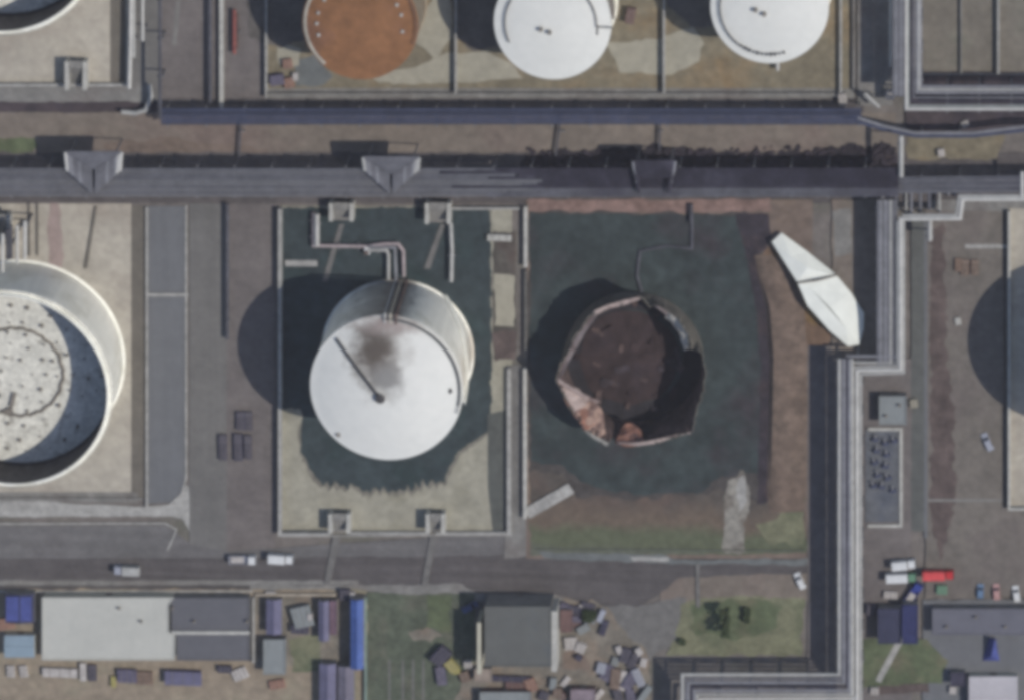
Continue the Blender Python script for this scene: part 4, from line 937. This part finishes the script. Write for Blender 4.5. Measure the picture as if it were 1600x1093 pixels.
truck('red fire truck parked by the lower right road', 1466, 893, 3, m_car_r, M('paint_red_pale', (196, 76, 78), .08, .4, rough=.4), 8.2, 'fire truck', 'fire_truck')
truck('white truck with green cab beside the red truck', 1408, 897, 4, m_car_g, m_car_w, 8.0)
truck('blue truck with pale load by the navy roofs', 1428, 922, 60, m_car_b, m_car_b, 6.4, deck=True)
truck('white flatbed truck on the lower left road', 380, 870, 2, m_car_w, m_car_s, 7.4, deck=True)
truck('long white truck just behind the flatbed on the road', 440, 868, -2, m_car_w, m_car_w, 6.8)
truck('pale grey truck driving on the dark road lane', 200, 886, 180, m_car_s, m_pipe_l, 7.0)
car('lilac car with dark shadow parked by the right bund wall', 1543, 688, 115, m_car_s, 5.0)
car('white car parked at the lower right frame edge', 1588, 925, 100, m_car_w)
car('pinkish car parked above the slate roof', 1557, 922, 95, M('paint_pink', (170, 134, 132), .05, .3, rough=.4))
car('small blue car parked left of the pinkish car', 1532, 921, 90, M('paint_steel_blue', (96, 118, 146), .05, .3, rough=.4), 4.0)
car('white car parked beside the lawn and rack shadow', 1250, 905, 115, m_car_w, 4.8)
car('blue car parked in the shadow above the workshop', 735, 946, 30, M('paint_grey_blue', (70, 82, 116), .05, .3, rough=.4), 4.6)

# ------------------------------------------------------------------ crates, drums and loose things
def crate(label, px, py, sx, sy, h, mat, ang=0, group=None, name='crate', cat='crate'):
    p = G(px, py); t = thing(name, label, cat, (p.x, p.y, .05), R(ang), group)
    m = MB().box((0, 0, h/2+.1), (sx, sy, h))
    for s in (-.35, .35): m.box((0, s*sy, .05), (sx, .15, .1))
    m.build('body', mat, t, local=True)
    MB().box((0, 0, h+.17), (sx*1.04, sy*1.04, .12)).build('lid', mat, t, local=True)
    if sx > 1.6:
        m = MB()
        for s in (-.3, 0, .3): m.box((s*sx, 0, h+.26), (.12, sy*1.04, .06))
        m.build('batten', m_seal, t, local=True)
    return t
for i, (x, y, sx, sy, l) in enumerate(((377, 655, 2.2, 5.0, 'dark narrow crate stack nearest the bund wall, upper of the row'), (389, 655, 1.8, 5.0, 'dark narrow crate stack touching the bund wall shadow'), (349, 696, 2.0, 7.0, 'long dark crate left of the others in the yard'),
        (373, 696, 2.2, 7.5, 'long dark crate in the middle of the yard row'), (388, 696, 1.8, 6.5, 'long dark crate right of the yard row'), (1497, 412, 1.6, 3.4, 'short dark crate on the road, left of the pair'), (1523, 416, 1.8, 4.0, 'dark crate on the road, right of the pair'), (1508, 416, 2.0, 4.2, 'dark crate on the road in the middle'))):
    crate(l, x, y, sx, sy, .9, m_crate_d if i < 5 else m_crate, 0)
crate('white concrete block on the soil strip left of the oil pool', 781, 369, 6.0, 1.6, 1.2, m_conc_w, 0, name='concrete_block', cat='block')
crate('pale beam lying diagonally at the oil pool corner', 858, 780, 13.5, 3.0, .7, m_conc, 33, name='concrete_slab', cat='slab')
crate('small pale yellow box beside the pump house', 1428, 627, 1.8, 2.2, 1.2, m_pale_floor, 10, name='box', cat='box')
crate('small pale mast base on the brown bank', 1243, 626, 1.2, 1.2, .8, m_conc, 0, name='box', cat='box')
crate('tiny white box on the right hand road', 1497, 500, 1.4, 1.8, .8, m_conc_w, 15, name='box', cat='box')
crate('long white crate below the white warehouse', 95, 1047, 9, 2.4, 1.4, m_crate_w)
crate('violet crate below the white warehouse', 200, 1052, 5, 3.6, 1.4, m_crate_v)
crate('dull brown crate right of the violet one', 226, 1056, 4.5, 3.6, 1.1, m_crate)
crate('blue grey container below the dark grey roofs', 288, 1054, 9.5, 3.8, 2.2, m_roof_p, name='container', cat='container')
crate('pale small crate at the bottom of the yard ladder', 178, 1062, 1.2, 3.0, 1.0, m_crate_y)
crate('tall pale post stack below the warehouse', 131, 1046, 1.6, 5.0, 1.2, m_crate_w)
crate('dark crate beside the tall pale post stack', 145, 1048, 2.2, 4.5, 1.0, m_crate_d)
crate('pinkish pallet at the lower left frame edge', 10, 972, 4.5, 3.0, .8, m_crate_o, 10)
crate('white pallet under the pale blue shed', 18, 1046, 2.0, 3.2, .9, m_crate_w)
crate('white drum rack under the pale blue shed', 38, 1046, 2.0, 3.2, .9, m_crate_w, 8)
crate('dark crate beside the yard wall foot', 352, 1042, 3.6, 2.0, 1.2, m_crate_d)
crate('tan crate heap by the yard wall foot', 376, 1050, 4.0, 3.0, .9, m_crate_w, 25)
crate('red brown crate on the pale dirt under the grey shed', 434, 1066, 4.0, 2.4, 1.0, m_crate_o, 12)
crate('blue grey machine housing between the violet sheds', 474, 958, 5.0, 5.6, 2.2, m_roof_lg, 15, name='machine', cat='machine')
crate('dark blue machine between the violet sheds', 470, 978, 4.4, 2.6, 1.8, m_crate_d, 0, name='machine', cat='machine')
crate('white tank box on the blue grey machine yard', 486, 957, 1.2, 1.8, 2.6, m_crate_w, 0)
crate('tiny tan crate stack above the violet sheds', 424, 924, 2.6, 1.0, 1.0, m_crate_w)
crate('dark crate above the blue roof', 540, 925, 2.6, 3.0, 1.6, m_crate_d)
crate('pale crate just above the long blue roof', 551, 926, 1.6, 1.8, 1.6, m_crate_w)
# scrap yard right of the workshop: a jumble of small things, each on its own spot
col_of = [('dark', m_crate_d), ('violet', m_crate_v), ('pale', m_crate_w), ('brown', m_crate), ('red brown', m_roof_r), ('grey', m_roof_lg), ('silver', m_car_s)]
spots = [(884, 946, 3, 2.2, 1), (902, 950, 3.4, 2.2, 0), (918, 950, 3.6, 4.0, 0), (900, 964, 3.0, 1.8, 1), (922, 962, 2.4, 2.6, 6), (907, 946, 1, 1.4, 2), (895, 974, 4.4, 2.2, 4), (912, 978, 3, 2, 5), (940, 958, 1.4, 3.4, 6),
         (944, 978, 1.6, 4.2, 0), (893, 1002, 3.2, 3.4, 2), (908, 1008, 2.4, 2.6, 2), (905, 1024, 1.6, 1.4, 0), (968, 1012, 1.4, 2.2, 2), (978, 1020, 2.4, 4.0, 0), (990, 1030, 2.0, 4.4, 0), (999, 1014, 1.4, 2.0, 2), (962, 1030, 1.8, 2.4, 5),
         (1006, 1032, 1.6, 2.4, 2), (950, 1048, 2.6, 4.4, 1), (962, 1056, 2.4, 5.6, 3), (974, 1060, 1.6, 5.4, 2), (986, 1058, 2.6, 5.6, 1), (998, 1054, 1.8, 5.0, 6), (966, 1082, 1.8, 3.4, 0), (986, 1084, 2.2, 3.6, 1), (940, 1040, 2.2, 3, 6),
         (935, 1084, 1.4, 4.0, 2), (1008, 1080, 1.6, 5.0, 5), (865, 1064, 1.6, 3.2, 5), (872, 1078, 2.2, 2.6, 3), (884, 1062, 1.4, 3.0, 2), (880, 1084, 1.8, 2.0, 4), (850, 1084, 2.4, 2.6, 0)]
ln_at = [('beside the workshop wall', 900), ('by the red brown shed', 930), ('on the scrap yard slope', 960), ('in the middle of the scrap yard', 985), ('at the right side of the scrap yard', 2000)]
sz_at = ['topmost', 'second', 'third', 'fourth', 'fifth', 'sixth', 'seventh', 'eighth', 'ninth', 'tenth']
cnt = {}
for (x, y, sx, sy, ci) in sorted(spots, key=lambda q: q[1]):
    place = next(a for a, lim in ln_at if x < lim); key = (place, ci); cnt[key] = cnt.get(key, -1)+1
    crate('%s %s crate %s' % (sz_at[cnt[key]], col_of[ci][0], place), x, y, sx, sy, random.uniform(.8, 1.9), col_of[ci][1], random.uniform(-38, 38), 'crates in the scrap yard')
crate('orange crate at the corner of the workshop yard', 830, 1066, 2.6, 3.6, 1.6, m_crate_o, 20)
crate('long dark crate under the workshop front', 800, 1057, 10, 1.6, 1.2, m_crate_d, 0)
crate('red brown long crate under the workshop front', 815, 1068, 8, 2.0, 1.0, m_roof_r, 0)
crate('yellow machine in the corner left of the workshop', 706, 1036, 2.4, 3.4, 1.8, m_crate_y, 40, name='machine', cat='machine')
crate('small yellow crate nearest the yellow machine', 714, 1044, 1.6, 1.8, 1.2, m_crate_y, 10)
crate('dark brown crate below the yellow machine', 727, 1054, 2.4, 2.8, 1.2, m_crate, 20)
crate('lilac crate left of the yellow machine', 690, 1052, 2.4, 5.0, 1.4, m_crate_v, 8)
crate('pale lilac crate between the yellow machine and workshop', 732, 1034, 2.0, 2.0, 1.4, m_crate_w, 8)
crate('dark shed-high crate stack at the field corner', 690, 1020, 3.6, 5.0, 2.2, m_crate_d, -40)
crate('dark pile left of the dark navy roof', 1362, 948, 2.4, 3.0, 1.6, m_crate_d)
crate('pale crate on top edge of the navy roof yard', 1392, 926, 3.4, 2.0, 1.2, m_crate_w)
crate('green crate right of the blue truck', 1472, 918, 2.6, 2.4, 1.2, m_car_g)
crate('small white drum box left of the white ribbed roof', 1489, 1074, 1.6, 2.0, 1.4, m_crate_w)
crate('white block at the end of the pale garden path', 1367, 1076, 2.0, 2.0, 1.2, m_crate_w)
crate('small pale rock beside the bent blue pipes', 1508, 192, 1.8, 1.6, 1.0, m_crate_w, 30, name='block', cat='block')
crate('small pale rock on the ochre soil under the bent pipes', 1471, 237, 1.6, 2.0, 1.0, m_crate_w, 10, name='block', cat='block')
crate('violet machine beside the rusty tank', 434, 122, 3.4, 2.6, 1.8, m_crate_v, 10, name='machine', cat='machine')
crate('white small box beside the violet machine', 462, 118, 1.2, 2.0, 1.0, m_crate_w)
crate('pink brown crate under the violet machine', 452, 128, 2.4, 2.6, 1.0, m_crate_o, 15)
crate('tiny orange crate above the violet machine', 450, 98, 2.2, 2.4, 1.0, m_crate_o, 10)
crate('rust red machine right of the middle upper tank', 986, 22, 2.2, 4.0, 1.8, m_roof_r, -10, name='machine', cat='machine')
crate('white valve box at the lower right of the upper tanks', 1317, 152, 1.8, 3.0, 2.0, m_crate_w, 10, name='box', cat='box')
crate('white valve box beside the end of the dashed white pipe', 1391, 144, 2.2, 2.2, 2.4, m_crate_w, 0, name='box', cat='box')

# short pipe under the upper right white tank
prack('thin white standpipe below the rightmost upper tank', [[(1215, 98), (1215, 110)]], 1.5, .45, [m_pipe_w], [((1213, 104), (1217, 104))], name='standpipe')

# ------------------------------------------------------------------ trees
def tree(label, px, py, h, rx, ry, mat, seed, name='tree', cat='tree'):
    rnd = random.Random(seed); p = G(px, py); t = thing(name, label, cat, (p.x, p.y, 0))
    b = MB(); b.tube([(0, 0, 0), (.1, .05, h*.35), (.05, .1, h*.7)], .22, 7)
    for i in range(6):
        a = i*1.05; b.tube([(.08, .05, h*(.3+.05*i)), (rx*.6*math.cos(a), ry*.6*math.sin(a), h*(.5+.06*i))], .09, 5)
    b.build('trunk', m_bark, t, True, True)
    b = MB()
    cl = [(rnd.uniform(-.75, .75)*rx, rnd.uniform(-.8, .8)*ry, h*rnd.uniform(.4, .95), rnd.uniform(.25, .5)*min(rx, ry)) for _ in range(60)]
    for cx, cy, cz, cr in cl:
        for _ in range(150):
            d = Vector((rnd.gauss(0, 1), rnd.gauss(0, 1), rnd.gauss(0, 1))).normalized()*cr*rnd.uniform(.6, 1.05)
            c = Vector((cx, cy, cz))+d; u = Vector((rnd.gauss(0, 1), rnd.gauss(0, 1), rnd.gauss(0, 1))).normalized(); v = u.cross(d).normalized()
            s = rnd.uniform(.09, .2); b.add([c-u*s, c+v*s*.7, c+u*s, c-v*s*.7], [(0, 1, 2, 3)])
    b.build('crown', mat, t, False, True)
tree('dark green tree standing on the lawn by the road', 1134, 962, 6.0, 1.4, 4.8, m_leaf, 3)
tree('low dark bush on the lawn right of the tree', 1167, 958, 2.0, 1.0, 2.6, m_leaf, 5, 'bush', 'bush')
tree('small round bush at the lower left of the lawn', 1066, 1000, 1.4, .9, .9, m_leaf, 6, 'bush', 'bush')
tree('dark bush beside the crates right of the workshop', 921, 958, 2.6, 1.8, 1.8, m_leaf, 8, 'bush', 'bush')

for o in bpy.data.objects:
    if '_o' in o: del o['_o']

# ------------------------------------------------------------------ air between the ground and the camera
hm = bpy.data.materials.new('haze_air'); hm.use_nodes = True; hn = hm.node_tree.nodes
hn.remove(hn['Principled BSDF']); pv = hn.new('ShaderNodeVolumePrincipled')
pv.inputs['Color'].default_value = (.80, .785, .82, 1); pv.inputs['Density'].default_value = HAZE; pv.inputs['Anisotropy'].default_value = 0.0
hm.node_tree.links.new(pv.outputs['Volume'], hn['Material Output'].inputs['Volume'])
hz = MB().box((0, 0, 729), (6400, 6400, 1460)).build('haze', hm); hz['kind'] = 'stuff'; del hz['_o']
